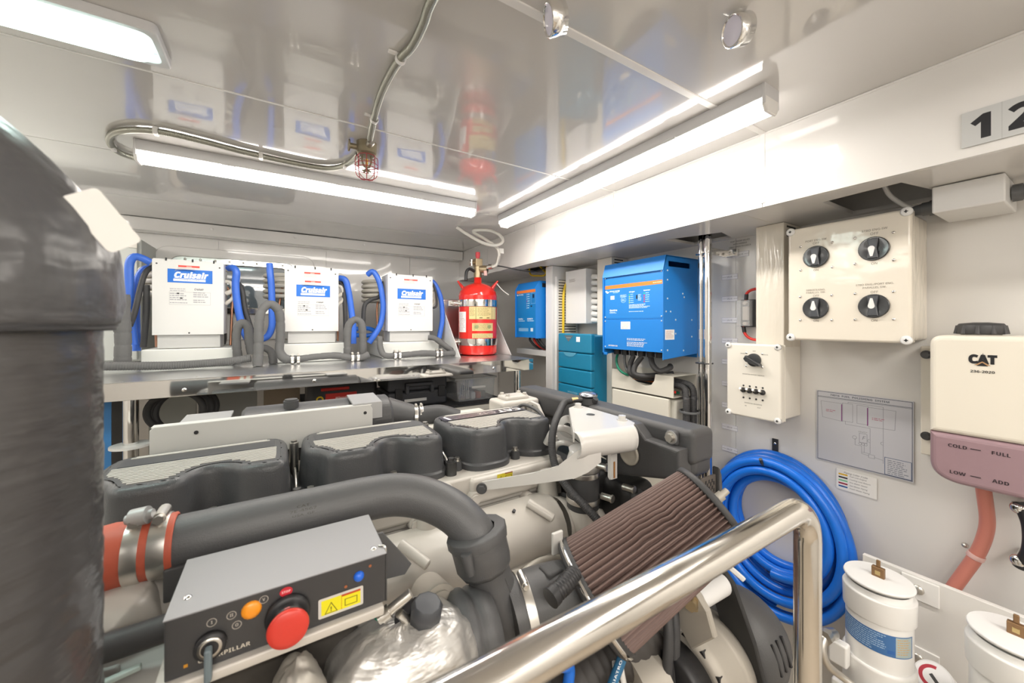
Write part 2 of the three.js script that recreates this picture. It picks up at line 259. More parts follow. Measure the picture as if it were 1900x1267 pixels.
  const fw = structure('wall_far', [0, 0, FZ]), xs = [LX, -0.9, -0.32, 0.27, 0.85, WX];
  part(fw, 'bulkhead', box(LX - 0.1, WX + 0.1, 0, CEIL, FZ - 0.11, FZ - 0.012, 0), M.satinWhite);
  for (let i = 0; i + 1 < xs.length; i++) part(fw, 'wall_panel', wavyPanel([xs[i] + 0.001, 0, FZ], [xs[i + 1] - xs[i] - 0.002, 0, 0], [0, CEIL, 0], 0.011, 0.0011, 2.6, i + 60, 24, 40), M.gelcoat);
  const lw = structure('wall_left', [LX, 0, 0]); part(lw, 'bulkhead', box(LX - 0.1, LX, 0, CEIL, FZ, NZ, 0), M.wallWhite);
  const nw = structure('wall_near', [0, 0, NZ]); part(nw, 'bulkhead', box(LX, WX, 0, CEIL, NZ, NZ + 0.1, 0), M.wallWhite);
  const bm = structure('trim_4', [0, 1.91, -2.8]);                // glossy beam across the far wall
  part(bm, 'beam', box(LX, FX - 0.004, 1.912, CEIL - 0.002, FZ + 0.001, -2.80, 0.006), M.gelcoat);
  for (let x = -1.6; x < 1.1; x += 0.42) part(bm, 'screw_cap', dome([x, 1.955, -2.8], [0, 0, 1], 0.008, 0.004), M.satinWhite);
}

// ---------- strip lights ----------
function stripLight(label, a, b, strength = 1) {                      // a, b: ends on the ceiling (x,z); the body hangs 0.062 m down
  const A = V(a[0], CEIL, a[1]), B = V(b[0], CEIL, b[1]), L = A.distanceTo(B), mid = A.clone().add(B).multiplyScalar(0.5), turn = Math.atan2(-(B.z - A.z), B.x - A.x);
  const t = thing('strip_light', label, 'ceiling light', [mid.x, CEIL, mid.z]); t.rotation.y = turn;
  const add = (name, g, m) => { const q = new THREE.Mesh(g, m); q.name = name; q.castShadow = q.receiveShadow = true; t.add(q); return q; };
  add('housing', box(-L / 2, L / 2, -0.034, 0, -0.034, 0.034, 0.002), M.brushedWhite);
  for (const s of [-1, 1]) add('housing_end', box(s * L / 2 - 0.003, s * L / 2 + 0.003, -0.05, 0, -0.036, 0.036, 0.0015), M.brushedWhite);
  const prof = [[-0.03, -0.03], [-0.03, -0.05], [-0.02, -0.062], [0.02, -0.062], [0.03, -0.05], [0.03, -0.03]];
  const cover = slab('x', prof.map(([z, y]) => [z, y]), -L / 2 + 0.006, L / 2 - 0.006, 0);
  add('diffuser', cover, M.glow);
  for (const s of [-1, 1]) add('end_cap', slab('x', [[-0.033, -0.03], [-0.033, -0.05], [-0.022, -0.066], [0.022, -0.066], [0.033, -0.05], [0.033, -0.03]], s * (L / 2 - 0.006), s * (L / 2 + 0.004), 0.002), M.satinWhite);
  for (let k = -1; k <= 1; k++) add('clip', box(k * L * 0.3 - 0.02, k * L * 0.3 + 0.02, -0.036, -0.028, 0.033, 0.036, 0.001), M.brushedWhite);
  const light = new THREE.RectAreaLight(0xfff8ef, TUBE * strength, L - 0.03, 0.04); light.name = 'strip_light_source'; light.position.set(0, -0.0645, 0); light.rotation.x = -Math.PI / 2; t.add(light);
  return t;
}


stripLight('white strip light on the ceiling parallel to the far wall, above the white units', [-0.39, -1.665], [0.80, -1.665]);
stripLight('white strip light on the ceiling running along the right-hand soffit', [1.03, -1.76], [1.03, -0.46]);
// unseen strip lights, out of view; those behind the camera doubled to light facing sides
stripLight('unseen strip light behind the viewpoint near the right wall, lighting the fronts that face it', [1.03, 0.25], [1.03, 1.35], 2);
stripLight('unseen strip light behind the viewpoint on the left, lighting the near side of the engine', [-1.0, 0.6], [0.2, 0.6], 2);
stripLight('unseen strip light near the wall behind the viewpoint, lighting the room ahead', [-0.6, 1.2], [0.6, 1.2], 2);
stripLight('unseen strip light at the far left behind the exhaust pipe, lighting the far wall', [-1.8, -2.3], [-0.8, -2.3]);  // hidden from view, placed to light the far wall and the units from the left
stripLight('unseen strip light along the left wall, lighting the room from the left', [-1.45, -1.5], [-1.45, -0.3]);  // out of view, placed to brighten the room from the left
{
  // bulkhead lamp at the upper left: grey frame, clear ribbed cover
  const t = thing('bulkhead_light', 'recessed lamp with grey frame and bright cover, at upper left of ceiling', 'ceiling light', [-0.42, CEIL, -1.06]);
  const x0 = -0.86, x1 = -0.205, z0 = -1.115, z1 = -0.985, y = CEIL;
  part(t, 'frame', slab('y', roundRect(x0, x1, z0, z1, 0.012), y - 0.02, y, 0.002, [roundRect(x0 + 0.014, x1 - 0.014, z0 + 0.014, z1 - 0.014, 0.02)]), M.brushedWhite);
  part(t, 'cover', slab('y', roundRect(x0 + 0.015, x1 - 0.02, z0 + 0.016, z1 - 0.016, 0.045), y - 0.03, y - 0.003, 0.008, [], 3), M.glowCool);
  const l = new THREE.RectAreaLight(0xe8fff8, TUBE * 0.55, 0.58, 0.085); l.name = 'bulkhead_light_source'; l.position.set((x0 + x1) / 2, y - 0.033, (z0 + z1) / 2).sub(t.position); l.rotation.x = -Math.PI / 2; t.add(l);
}
// ---------- right-hand wall ----------
const rot90 = (pts) => pts;
function cornerCap(t, x, y, z, r = 0.011) { const c = part(t, 'cover_screw', turned([[0, -0.004], [r, -0.004], [r, 0.003], [r * 0.75, 0.0055], [r * 0.25, 0.006], [0, 0.006]], [x, y, z], [x - 1, y, z], 22), M.purewhite); part(c, 'screw_slot', [box(x - 0.0068, x - 0.005, y - 0.0012, y + 0.0012, z - 0.004, z + 0.004, 0), box(x - 0.0068, x - 0.005, y - 0.004, y + 0.004, z - 0.0012, z + 0.0012, 0)], M.black); }
function enclosure(t, x0, x1, y0, y1, z0, z1, mat, inset = 0.006) {   // moulded box with a lid, seam and rim; front faces -x
  part(t, 'body', [box(x0 + 0.036, x1, y0 + inset, y1 - inset, z0 + inset, z1 - inset, 0.008), box(x0 + 0.036, x0 + 0.042, y0 + 0.002, y1 - 0.002, z0 + 0.002, z1 - 0.002, 0.002)], mat);
  return part(t, 'lid', [box(x0, x0 + 0.033, y0, y1, z0, z1, 0.008, 4)], mat);
}
{
  // --- battery switch box
  const t = thing('battery_switch_box', 'large cream switch box with four round black rotary switches, under the soffit', 'switch box', [1.535, 1.348, -0.447]);
  const x = 1.44; enclosure(t, x, 1.628, 1.347, 1.712, -0.592, -0.303, M.cream);
  for (const [y, z] of [[1.703, -0.583], [1.703, -0.312], [1.356, -0.583], [1.356, -0.312]]) cornerCap(t, x, y, z, 0.0125);
  const spots = [[1.612, -0.514, true], [1.614, -0.378, true], [1.45, -0.515, false], [1.451, -0.378, false]];
  spots.forEach(([y, z, on], i) => {
    const r = 0.034, s = part(t, 'rotary_switch', turned([[0, -0.002], [r, -0.002], [r, 0.004], [r * 0.93, 0.007], [r * 0.5, 0.0035], [0, 0.0035]], [x, y, z], [x - 1, y, z], 36), M.switchBlack);
    const g = slab('x', [[z - 0.012, y + 0.028], [z + 0.012, y + 0.028], [z + 0.008, y], [z + 0.012, y - 0.028], [z - 0.012, y - 0.028], [z - 0.008, y]], x - 0.013, x - 0.003, 0.002);
    part(s, 'handle', g, M.switchGrey);
    const d = on ? -1 : 1;
    part(s, 'pointer', slab('x', [...circlePath(z - 0.002, y, 0.0075, 16).filter(([, b]) => d * (b - y) < 0.004), ...(d > 0 ? [[z + 0.0005, y + 0.022], [z - 0.0045, y + 0.022]].reverse().reverse() : [[z - 0.0045, y - 0.022], [z + 0.0005, y - 0.022]])].sort((p, q) => Math.atan2(p[1] - y, p[0] - z) - Math.atan2(q[1] - y, q[0] - z)), x - 0.0142, x - 0.0125, 0), M.purewhite);
    for (const [a, b] of [[1, 1], [1, -1], [-1, 1], [-1, -1]]) part(s, 'screw', dome([x, y + b * 0.038, z + a * 0.041], [-1, 0, 0], 0.0042, 0.004), M.chrome);
  });
  const eng = print(1024, 1280, (k, w, h) => { k.clearRect(0, 0, w, h); const px = (z) => (z + 0.592) / 0.289 * w, py = (y) => (1.712 - y) / 0.365 * h;
    const T = (s, z, y, q = 30) => txt(k, s, px(z), py(y), q, '#8a8375', 'center', '', 1.15);
    T('PORT ENG-SW', -0.515, 1.664, 27); T('OFF', -0.514, 1.655, 32); T('ON', -0.514, 1.570, 30); T('STBD ENG-SW', -0.377, 1.668, 27); T('OFF', -0.377, 1.657, 32); T('ON', -0.377, 1.572, 30);
    T('SERVICE/ENG.', -0.515, 1.507, 25); T('PARALLEL SW.', -0.515, 1.499, 25); T('OFF', -0.514, 1.489, 30); T('ON', -0.514, 1.41, 30); T('STBD ENG./PORT ENG.', -0.377, 1.513, 25); T('PARALLEL SW.', -0.377, 1.504, 25); T('OFF', -0.377, 1.491, 30); T('ON', -0.377, 1.41, 30); }, { clear: true });
  part(t, 'engraved_text', onX(x - 0.0006, -0.592, -0.303, 1.347, 1.712), eng);
}
{
  // --- inverter bypass box
  const t = thing('inverter_bypass_box', 'small cream switch box with one rotary knob and four toggle switches', 'switch box', [1.545, 1.057, -0.713]);
  const x = 1.46; enclosure(t, x, 1.628, 1.057, 1.328, -0.806, -0.621, M.ivory);
  for (const [y, z] of [[1.32, -0.798], [1.32, -0.63], [1.066, -0.798], [1.066, -0.63]]) cornerCap(t, x, y, z);
  const y = 1.27, z = -0.706, kn = part(t, 'rotary_knob', turned([[0, -0.001], [0.0235, -0.001], [0.0235, 0.006], [0.021, 0.009], [0, 0.009]], [x, y, z], [x - 1, y, z], 30), M.darkKnob);
  part(kn, 'knob_grip', slab('x', [[z - 0.027, y + 0.004], [z - 0.02, y + 0.016], [z + 0.028, y - 0.011], [z + 0.031, y - 0.019], [z + 0.02, y - 0.02], [z - 0.02, y - 0.006]], x - 0.026, x - 0.006, 0.003), M.darkKnob);
  for (const [a, b] of [[1, 1], [1, -1], [-1, 1], [-1, -1]]) part(t, 'screw', dome([x, y + b * 0.024, z + a * 0.027], [-1, 0, 0], 0.004, 0.003), M.chrome);
  for (let i = 0; i < 4; i++) {
    const zz = -0.743 + i * 0.0217, yy = 1.157, s = part(t, 'toggle_switch', turned([[0, -0.001], [0.0095, -0.001], [0.0095, 0.005], [0.006, 0.012], [0.004, 0.012], [0, 0.012]], [x, yy, zz], [x - 1, yy, zz], 18), M.black);
    part(s, 'lever', rod([x - 0.008, yy, zz], [x - 0.024, yy + 0.008, zz], 0.003, 0.0042, 12), M.zinc);
    for (const d of [0.016, -0.028]) part(s, 'screw', dome([x, yy + d, zz], [-1, 0, 0], 0.0034, 0.003), M.black);
  }
  const tx = print(640, 940, (k, w, h) => { const px = (q) => (q + 0.806) / 0.185 * w, py = (q) => (1.328 - q) / 0.271 * h, T = (s, a, b, q) => txt(k, s, px(a), py(b), q, '#77736a', 'center', '', 1.2);
    T('OFF', -0.706, 1.302, 18); T('INVERTER', -0.741, 1.291, 17); T('SERVICE', -0.671, 1.291, 17); T('INVERTER BYPASS SWITCH', -0.71, 1.216, 18); T('INVERTER INVERTER', -0.71, 1.111, 19); T('IN', -0.735, 1.1, 18); T('OUT', -0.69, 1.1, 18); }, { clear: true });
  part(t, 'engraved_text', onX(x - 0.0006, -0.806, -0.621, 1.057, 1.328), tx);
}
{
  // --- wiring columns (vertical trunking) on the wall
  const col = (label, x0, z0, z1, y0, y1, mat, slots) => { const t = thing('wiring_column', label, 'trunking', [(x0 + WX) / 2, y0, (z0 + z1) / 2]);
    part(t, 'casing', box(x0, WX - 0.001, y0, y1, z0, z1, 0.003), mat);
    for (let i = 0; i < slots; i++) part(t, 'vent_slot', box(x0 + 0.02, x0 + 0.085, y1 - 0.016 - i * 0.016, y1 - 0.01 - i * 0.016, z1 - 0.002, z1 + 0.0012, 0), M.black); return t; };
  col('cream wiring column behind the large switch box, slotted at the top', 1.5, -0.72, -0.628, 1.3, SOFF - 0.001, M.cream, 3);
  col('cream wiring column left of the large blue inverter', 1.5, -1.541, -1.433, 0.4, SOFF - 0.001, M.ivory, 3);
  col('narrow white wiring column between the small blue inverter and the slotted duct', 1.42, -1.91, -1.842, 0.3, SOFF - 0.001, M.purewhite, 0);
  // --- slotted wire duct: back, fingers
  const t = thing('slotted_wire_duct', 'white slotted wire duct beside the yellow cable and the teal charger', 'wire duct', [1.55, 0.8, -1.835]);
  part(t, 'duct_back', box(1.46, 1.6, 0.8, 1.672, -1.842, -1.833, 0), M.black);
  for (let i = 0; i < 52; i++) { const y = 0.8 + i * 0.0168; part(t, 'duct_finger', box(1.455, 1.6, y, y + 0.011, -1.833, -1.826, 0.001, 1), M.ivory); }
  part(t, 'duct_cover', box(1.44, 1.455, 0.8, 1.69, -1.842, -1.824, 0.001), M.purewhite);
}
{
  // --- large inverter
  const x0 = 1.375, x1 = 1.622, y0 = 1.248, y1 = 1.693, z0 = -1.376, z1 = -1.024;
  const t = thing('inverter', 'large blue inverter charger with orange stripe, thick cables below', 'inverter', [1.5, y0, -1.2]);
  const side = [[x0, y0], [x0, y1 - 0.062], [x0 + 0.02, y1], [x1, y1], [x1, y0 + 0.018]];
  const zs = (a, b) => { const g = slab('z', side, a, b, 0.0012); return g; };
  part(t, 'side_panel', zs(z0, z0 + 0.004), M.inverterBlue); 
  const sp = part(t, 'side_panel', slab('z', side, z1 - 0.004, z1, 0.0012, [[[x0 + 0.035, y1 - 0.022], [x0 + 0.19, y1 - 0.022], [x0 + 0.19, y1 - 0.048], [x0 + 0.035, y1 - 0.048]]]), M.inverterBlue);
  part(t, 'top_hood', slab('z', [[x0 - 0.001, y1 - 0.064], [x0 + 0.0195, y1 + 0.001], [x1, y1 + 0.001], [x1, y1 - 0.004], [x0 + 0.024, y1 - 0.004], [x0 + 0.003, y1 - 0.064]], z0, z1, 0), M.inverterBlue);
  part(t, 'upper_front', box(x0 + 0.008, x0 + 0.012, y0 + 0.175, y1 - 0.052, z0 + 0.004, z1 - 0.004, 0), M.inverterBlue);
  part(t, 'lower_front', box(x0 + 0.006, x0 + 0.011, y0 + 0.03, y0 + 0.1735, z0 + 0.004, z1 - 0.004, 0.001), M.inverterBlue);
  part(t, 'chassis', box(x0 + 0.02, x1, y0 + 0.05, y1 - 0.055, z0 + 0.006, z1 - 0.008, 0), M.black);
  part(t, 'back_plate', box(x1 - 0.004, x1, y0, y1 - 0.005, z0 + 0.004, z1 - 0.004, 0), M.inverterBlue);
  part(t, 'front_lip', [box(x0, x0 + 0.008, y0, y1 - 0.06, z0, z0 + 0.009, 0.001), box(x0, x0 + 0.007, y0, y0 + 0.012, z0, z0 + 0.03, 0.001)], M.inverterBlue);
  const face = print(1024, 700, (k, w, h) => {
    k.fillStyle = '#1f7fd0'; k.fillRect(0, 0, w, h); k.fillStyle = '#f58233'; k.fillRect(0, 118, w, 62); txt(k, 'BLUE POWER', w - 20, 150, 22, '#ffe9d8', 'right');
    k.fillStyle = '#fff'; k.beginPath(); k.ellipse(26, 222, 22, 14, 0.4, 0, 7); k.ellipse(52, 240, 24, 15, -0.3, 0, 7); k.fill();
    txt(k, 'victron energy', 88, 224, 34, '#fff', 'left', 'bold', 0.85); txt(k, 'BLUE POWER', 160, 252, 16, '#dff');
    k.fillStyle = '#e8eef4'; k.fillRect(110, 305, 78, 66); k.fillStyle = '#99a'; for (let i = 0; i < 5; i++) k.fillRect(118, 314 + i * 11, 60, 3);
    k.strokeStyle = '#bfe0ff'; k.lineWidth = 4; k.beginPath(); k.arc(360, 390, 46, 0, 7); k.stroke(); fauxLines(k, 300, 300, 130, 4, 12, '#cfe6ff', 3); fauxLines(k, 328, 370, 66, 4, 12, '#cfe6ff', 4);
    txt(k, 'charger', 462, 262, 28, '#fff'); txt(k, 'inverter', 716, 258, 28, '#fff');
    for (let i = 0; i < 5; i++) { k.fillStyle = i < 1 ? '#38d060' : '#b8d840'; k.fillRect(462, 298 + i * 34, 16, 20); fauxLines(k, 488, 302 + i * 34, 60, 1, 16, '#dff', i); k.fillStyle = i < 1 ? '#20c080' : '#c03058'; k.fillRect(716, 294 + i * 34, 22, 20); fauxLines(k, 748, 298 + i * 34, 76, 1, 16, '#dff', i + 9); }
    k.fillStyle = '#123'; k.fillRect(588, 322, 26, 66); fauxLines(k, 622, 316, 60, 6, 18, '#cfe6ff', 31); fauxLines(k, 462, 476, 360, 4, 18, '#eaf6ff', 12); fauxLines(k, 462, 590, 300, 1, 16, '#eaf6ff', 14);
    txt(k, 'Quattro', 92, 560, 44, '#fff', 'left', 'bold', 0.9); fauxLines(k, 92, 592, 160, 2, 14, '#eaf6ff', 7);
  }, { roughness: 0.42 });
  part(t, 'control_print', onX(x0 + 0.0073, z0 + 0.012, z1 - 0.006, y0 + 0.18, y1 - 0.072), face);
  part(t, 'warning_sticker', onX(x0 + 0.0052, z0 + 0.115, z0 + 0.172, y0 + 0.128, y0 + 0.163), print(128, 80, (k, w, h) => { k.fillStyle = '#f4f4f2'; k.fillRect(0, 0, w, h); fauxLines(k, 14, 12, 104, 6, 11, '#caa9a0', 5); }));
  part(t, 'rating_print', onX(x0 + 0.0052, z0 + 0.15, z0 + 0.285, y0 + 0.045, y0 + 0.088), print(256, 96, (k, w, h) => { fauxLines(k, 4, 6, 240, 2, 13, '#f0f8ff', 21); fauxLines(k, 4, 42, 246, 4, 13, '#f0f8ff', 22); }, { clear: true }));
  part(t, 'model_print', onX(x0 + 0.0052, z0 + 0.035, z0 + 0.1, y0 + 0.04, y0 + 0.055), print(128, 32, (k) => txt(k, '24/5000/120', 2, 16, 20, '#f4faff'), { clear: true }));
  part(t, 'side_sticker', onZ(z1 + 0.0006, x0 + 0.012, x0 + 0.075, y0 + 0.085, y0 + 0.128), print(128, 96, (k, w, h) => { k.fillStyle = '#f4f4f2'; k.fillRect(0, 0, w, h); fauxLines(k, 14, 12, 104, 7, 11, '#caa9a0', 6); }));
  for (const [a, b] of [[0.03, 0.38], [0.03, 0.34], [0.03, 0.26], [0.02, 0.205], [0.05, 0.205], [0.085, 0.17], [0.085, 0.11], [0.2, 0.17], [0.2, 0.095], [0.03, 0.04], [0.14, 0.035], [0.135, 0.285], [0.145, 0.27]]) part(t, 'screw', dome([x0 + a, y0 + b, z1], [0, 0, 1], 0.0042, 0.002), M.paleScrew);
  for (const z of [z0 + 0.014, z1 - 0.012]) for (const y of [y0 + 0.04, y0 + 0.165, y0 + 0.185, y1 - 0.068]) part(t, 'screw', dome([x0 + 0.006, y, z], [-1, 0, 0], 0.0035, 0.003), M.paleScrew);
  for (let i = 0; i < 6; i++) part(t, 'cable_gland', rod([1.45, y0 + 0.05, z0 + 0.03 + i * 0.05], [1.45, y0 + 0.0005, z0 + 0.03 + i * 0.05], 0.018, 0.018, 14), M.black);
  // cables below
  const cable = (label, pts, r, m) => single('cable', label, 'cable', hose(pts, r, 0, 12), m);
  cable('green cable below the large blue inverter', [[1.45, 1.2475, -1.345], [1.43, 1.22, -1.335], [1.425, 1.18, -1.315], [1.44, 1.155, -1.285], [1.49, 1.14, -1.25], [1.55, 1.13, -1.2]], 0.006, M.green);
  cable('thin grey cable beside the green one below the large inverter', [[1.45, 1.2475, -1.3], [1.44, 1.21, -1.29], [1.44, 1.165, -1.265], [1.48, 1.14, -1.225], [1.55, 1.135, -1.17]], 0.007, M.pvcGrey);
  cable('thick dark cable below the middle of the large inverter', [[1.45, 1.2475, -1.245], [1.432, 1.2, -1.25], [1.43, 1.16, -1.24], [1.47, 1.143, -1.19], [1.56, 1.15, -1.13]], 0.0125, M.rubber);
  cable('thick dark cable looping under the large inverter', [[1.45, 1.2475, -1.195], [1.425, 1.2, -1.215], [1.42, 1.165, -1.21], [1.455, 1.158, -1.17], [1.55, 1.17, -1.1]], 0.0125, M.rubber);
  cable('thick dark cable at the near end under the large inverter', [[1.45, 1.2475, -1.145], [1.432, 1.215, -1.12], [1.44, 1.19, -1.09], [1.475, 1.205, -1.065], [1.5, 1.21, -1.08]], 0.0125, M.rubber);
}
{
  // --- cable tray below the inverter, and the box under it
  const t = thing('cable_trunking', 'cream cable trunking with a cut-out front, under the large blue inverter', 'trunking', [1.54, 1.075, -1.2]);
  const yb = 1.078, yt = 1.172, z0 = -1.383, z1 = -1.028;
  const front = [[z0, yb], [z1, yb], [z1, yt], [-1.12, yt], [-1.126, 1.142], [-1.142, 1.121], [-1.17, 1.114], [-1.2, 1.116], [-1.235, 1.13], [-1.27, 1.147], [-1.32, 1.152], [-1.345, yt], [z0, yt]];
  part(t, 'front_cover', slab('x', front, 1.449, 1.453, 0.0005), M.beige);
  part(t, 'base', box(1.453, 1.62, yb, yb + 0.003, z0, z1, 0), M.beige); part(t, 'back', box(1.617, 1.62, yb, yt, z0, z1, 0), M.beige);
  for (let i = 0; i < 6; i++) part(t, 'top_finger', box(1.452, 1.617, yt - 0.002, yt, z1 - 0.012 - i * 0.016, z1 - 0.002 - i * 0.016, 0), M.beige);
  const wires = [[M.redPlain, 1.1], [M.green, 1.094], [M.orange, 1.125], [M.rubber, 1.11]];
  wires.forEach(([m, y], i) => single('wire', ['red', 'green', 'orange', 'black'][i] + ' wire lying in the cream cable trunking', 'wire', hose([[1.47 + i * 0.03, y, -1.34], [1.5 + i * 0.02, y - 0.004, -1.2], [1.48 + i * 0.025, y, -1.04]], 0.0055), m));
  const b = thing('equipment_box', 'plain grey-beige box below the cream cable trunking', 'box', [1.54, 0.6, -1.2]);
  part(b, 'body', box(1.47, 1.628, 0.6, 1.066, -1.375, -1.03, 0.01), M.greybeige); part(b, 'lid', box(1.448, 1.468, 0.595, 1.07, -1.383, -1.052, 0.006), M.beige);
  for (const [i, pts] of [[0, [[1.5, 1.13, -1.12], [1.5, 1.128, -1.05], [1.5, 1.118, -1.01], [1.49, 1.08, -0.995], [1.48, 1.03, -0.987], [1.475, 0.6, -0.985], [1.475, 0.1, -0.985]]], [1, [[1.535, 1.14, -1.12], [1.535, 1.138, -1.05], [1.535, 1.125, -1.0], [1.53, 1.08, -0.985], [1.515, 1.03, -0.978], [1.51, 0.6, -0.978], [1.51, 0.1, -0.978]]]])
    single('corrugated_conduit', ['inner', 'outer'][i] + ' black corrugated conduit bending down from the cream trunking', 'conduit', ribbed(pts, 0.0145, 0.0018, 0.006, 12), M.rubber);
  single('cable_tie', 'grey cable tie holding the two black conduits', 'cable tie', turned([[0.039, 0], [0.042, 0], [0.042, 0.009], [0.039, 0.009]], [1.497, 1.02, -0.982], [1.497, 2, -0.982], 28), M.pvcGrey);
}
{
  // --- chrome pole with bracket
  const t = thing('chrome_pole', 'polished vertical steel pole with wall bracket, right of the large blue inverter', 'pole', [1.5, 0, -0.912]);
  part(t, 'tube', rod([1.5, 0, -0.905], [1.5, SOFF + 0.05, -0.905], 0.0165, 0.0165, 32), M.chrome);
  part(t, 'tube', rod([1.512, 0, -0.94], [1.512, SOFF + 0.05, -0.94], 0.011, 0.011, 24), M.chrome);
  for (const y of [0.5, 1.235, 1.69]) part(t, 'collar', rod([1.505, y, -0.922], [1.505, y + 0.004, -0.922], 0.034, 0.034, 24), y === 1.235 ? M.black : M.chrome);
  const br = part(t, 'wall_bracket', [box(1.5, 1.625, 1.683, 1.712, -0.893, -0.889, 0.001), box(1.61, 1.628, 1.683, 1.712, -0.893, -0.845, 0.001)], M.steel);
  for (const z of [-0.875, -0.855]) part(br, 'screw', dome([1.61, 1.697, z], [-1, 0, 0], 0.006, 0.004), M.zinc);
}
{
  // --- small inverter
  const x0 = 1.36, x1 = 1.6, y0 = 1.309, y1 = 1.673, z0 = -2.178, z1 = -1.934;
  const t = thing('inverter', 'small blue inverter charger beside the fire extinguisher', 'inverter', [1.48, y0, -2.056]);
  const side = [[x0, y0], [x0, y1 - 0.045], [x0 + 0.03, y1], [x1, y1], [x1, y0]];
  part(t, 'body', slab('z', [[x0 + 0.01, y0 + 0.003], [x0 + 0.01, y1 - 0.045], [x0 + 0.03, y1], [x1, y1], [x1, y0 + 0.003]], z0 + 0.003, z1 - 0.003, 0), M.inverterBlue);
  part(t, 'side_panel', slab('z', side, z0, z0 + 0.004, 0.001), M.inverterBlue); const s = part(t, 'side_panel', slab('z', side, z1 - 0.004, z1, 0.001), M.inverterBlue);
  part(s, 'vent', box(x0 + 0.05, x0 + 0.13, y1 - 0.04, y1 - 0.015, z1 - 0.002, z1 + 0.001, 0), M.black);
  part(t, 'front_print', onX(x0 + 0.0095, z0 + 0.008, z1 - 0.008, y0 + 0.025, y1 - 0.047), print(360, 480, (k, w, h) => {
    k.fillStyle = '#1583cf'; k.fillRect(0, 0, w, h); k.fillStyle = '#f58233'; k.fillRect(0, 8, w, 30); k.fillStyle = '#fff'; k.beginPath(); k.ellipse(14, 54, 12, 8, 0.4, 0, 7); k.fill(); txt(k, 'victron energy', 28, 52, 18, '#fff', 'left', 'bold', 0.8);
    for (let i = 0; i < 7; i++) { k.fillStyle = i === 3 ? '#e040a0' : '#a8b8e0'; k.fillRect(190, 50 + i * 24, 10, 14); fauxLines(k, 206, 52 + i * 24, 44, 1, 14, '#dff', i + 2); }
    k.fillStyle = '#0a2a50'; k.fillRect(296, 60, 30, 40); k.fillRect(262, 176, 26, 16); k.strokeStyle = '#bfe0ff'; k.lineWidth = 2; k.strokeRect(270, 46, 74, 110);
    txt(k, 'MultiPlus', 34, 318, 24, '#fff', 'left', 'bold', 0.8); txt(k, '24/3000/70', 200, 318, 24, '#fff', 'left', 'bold', 0.8); fauxLines(k, 34, 336, 130, 1, 14, '#eaf6ff', 2); fauxLines(k, 200, 336, 130, 1, 14, '#eaf6ff', 3);
    k.fillStyle = '#7fb4e0'; k.fillRect(40, 416, 180, 34); k.fillStyle = '#d8e8f4'; k.fillRect(262, 414, 44, 36); }, { roughness: 0.42 }));
  [[M.rubber, -2.1], [M.redPlain, -2.05], [M.rubber, -2.02], [M.rubber, -1.99]].forEach(([m, z], i) => single('battery_cable', ['black battery cable at the left', 'red battery cable', 'black battery cable just right of the red one', 'black battery cable at the right'][i] + ' under the small blue inverter', 'cable', hose([[1.43, y0 - 0.001, z], [1.425, y0 - 0.02, z + 0.012], [1.45, y0 - 0.055, z + 0.03], [1.5, y0 - 0.078, z + 0.035]], 0.008), m));
  single('wall_shelf', 'white duct shelf under the small blue inverter cables', 'shelf', box(1.45, WX - 0.002, 1.19, 1.229, -2.3, -1.912, 0.004), M.purewhite);
}
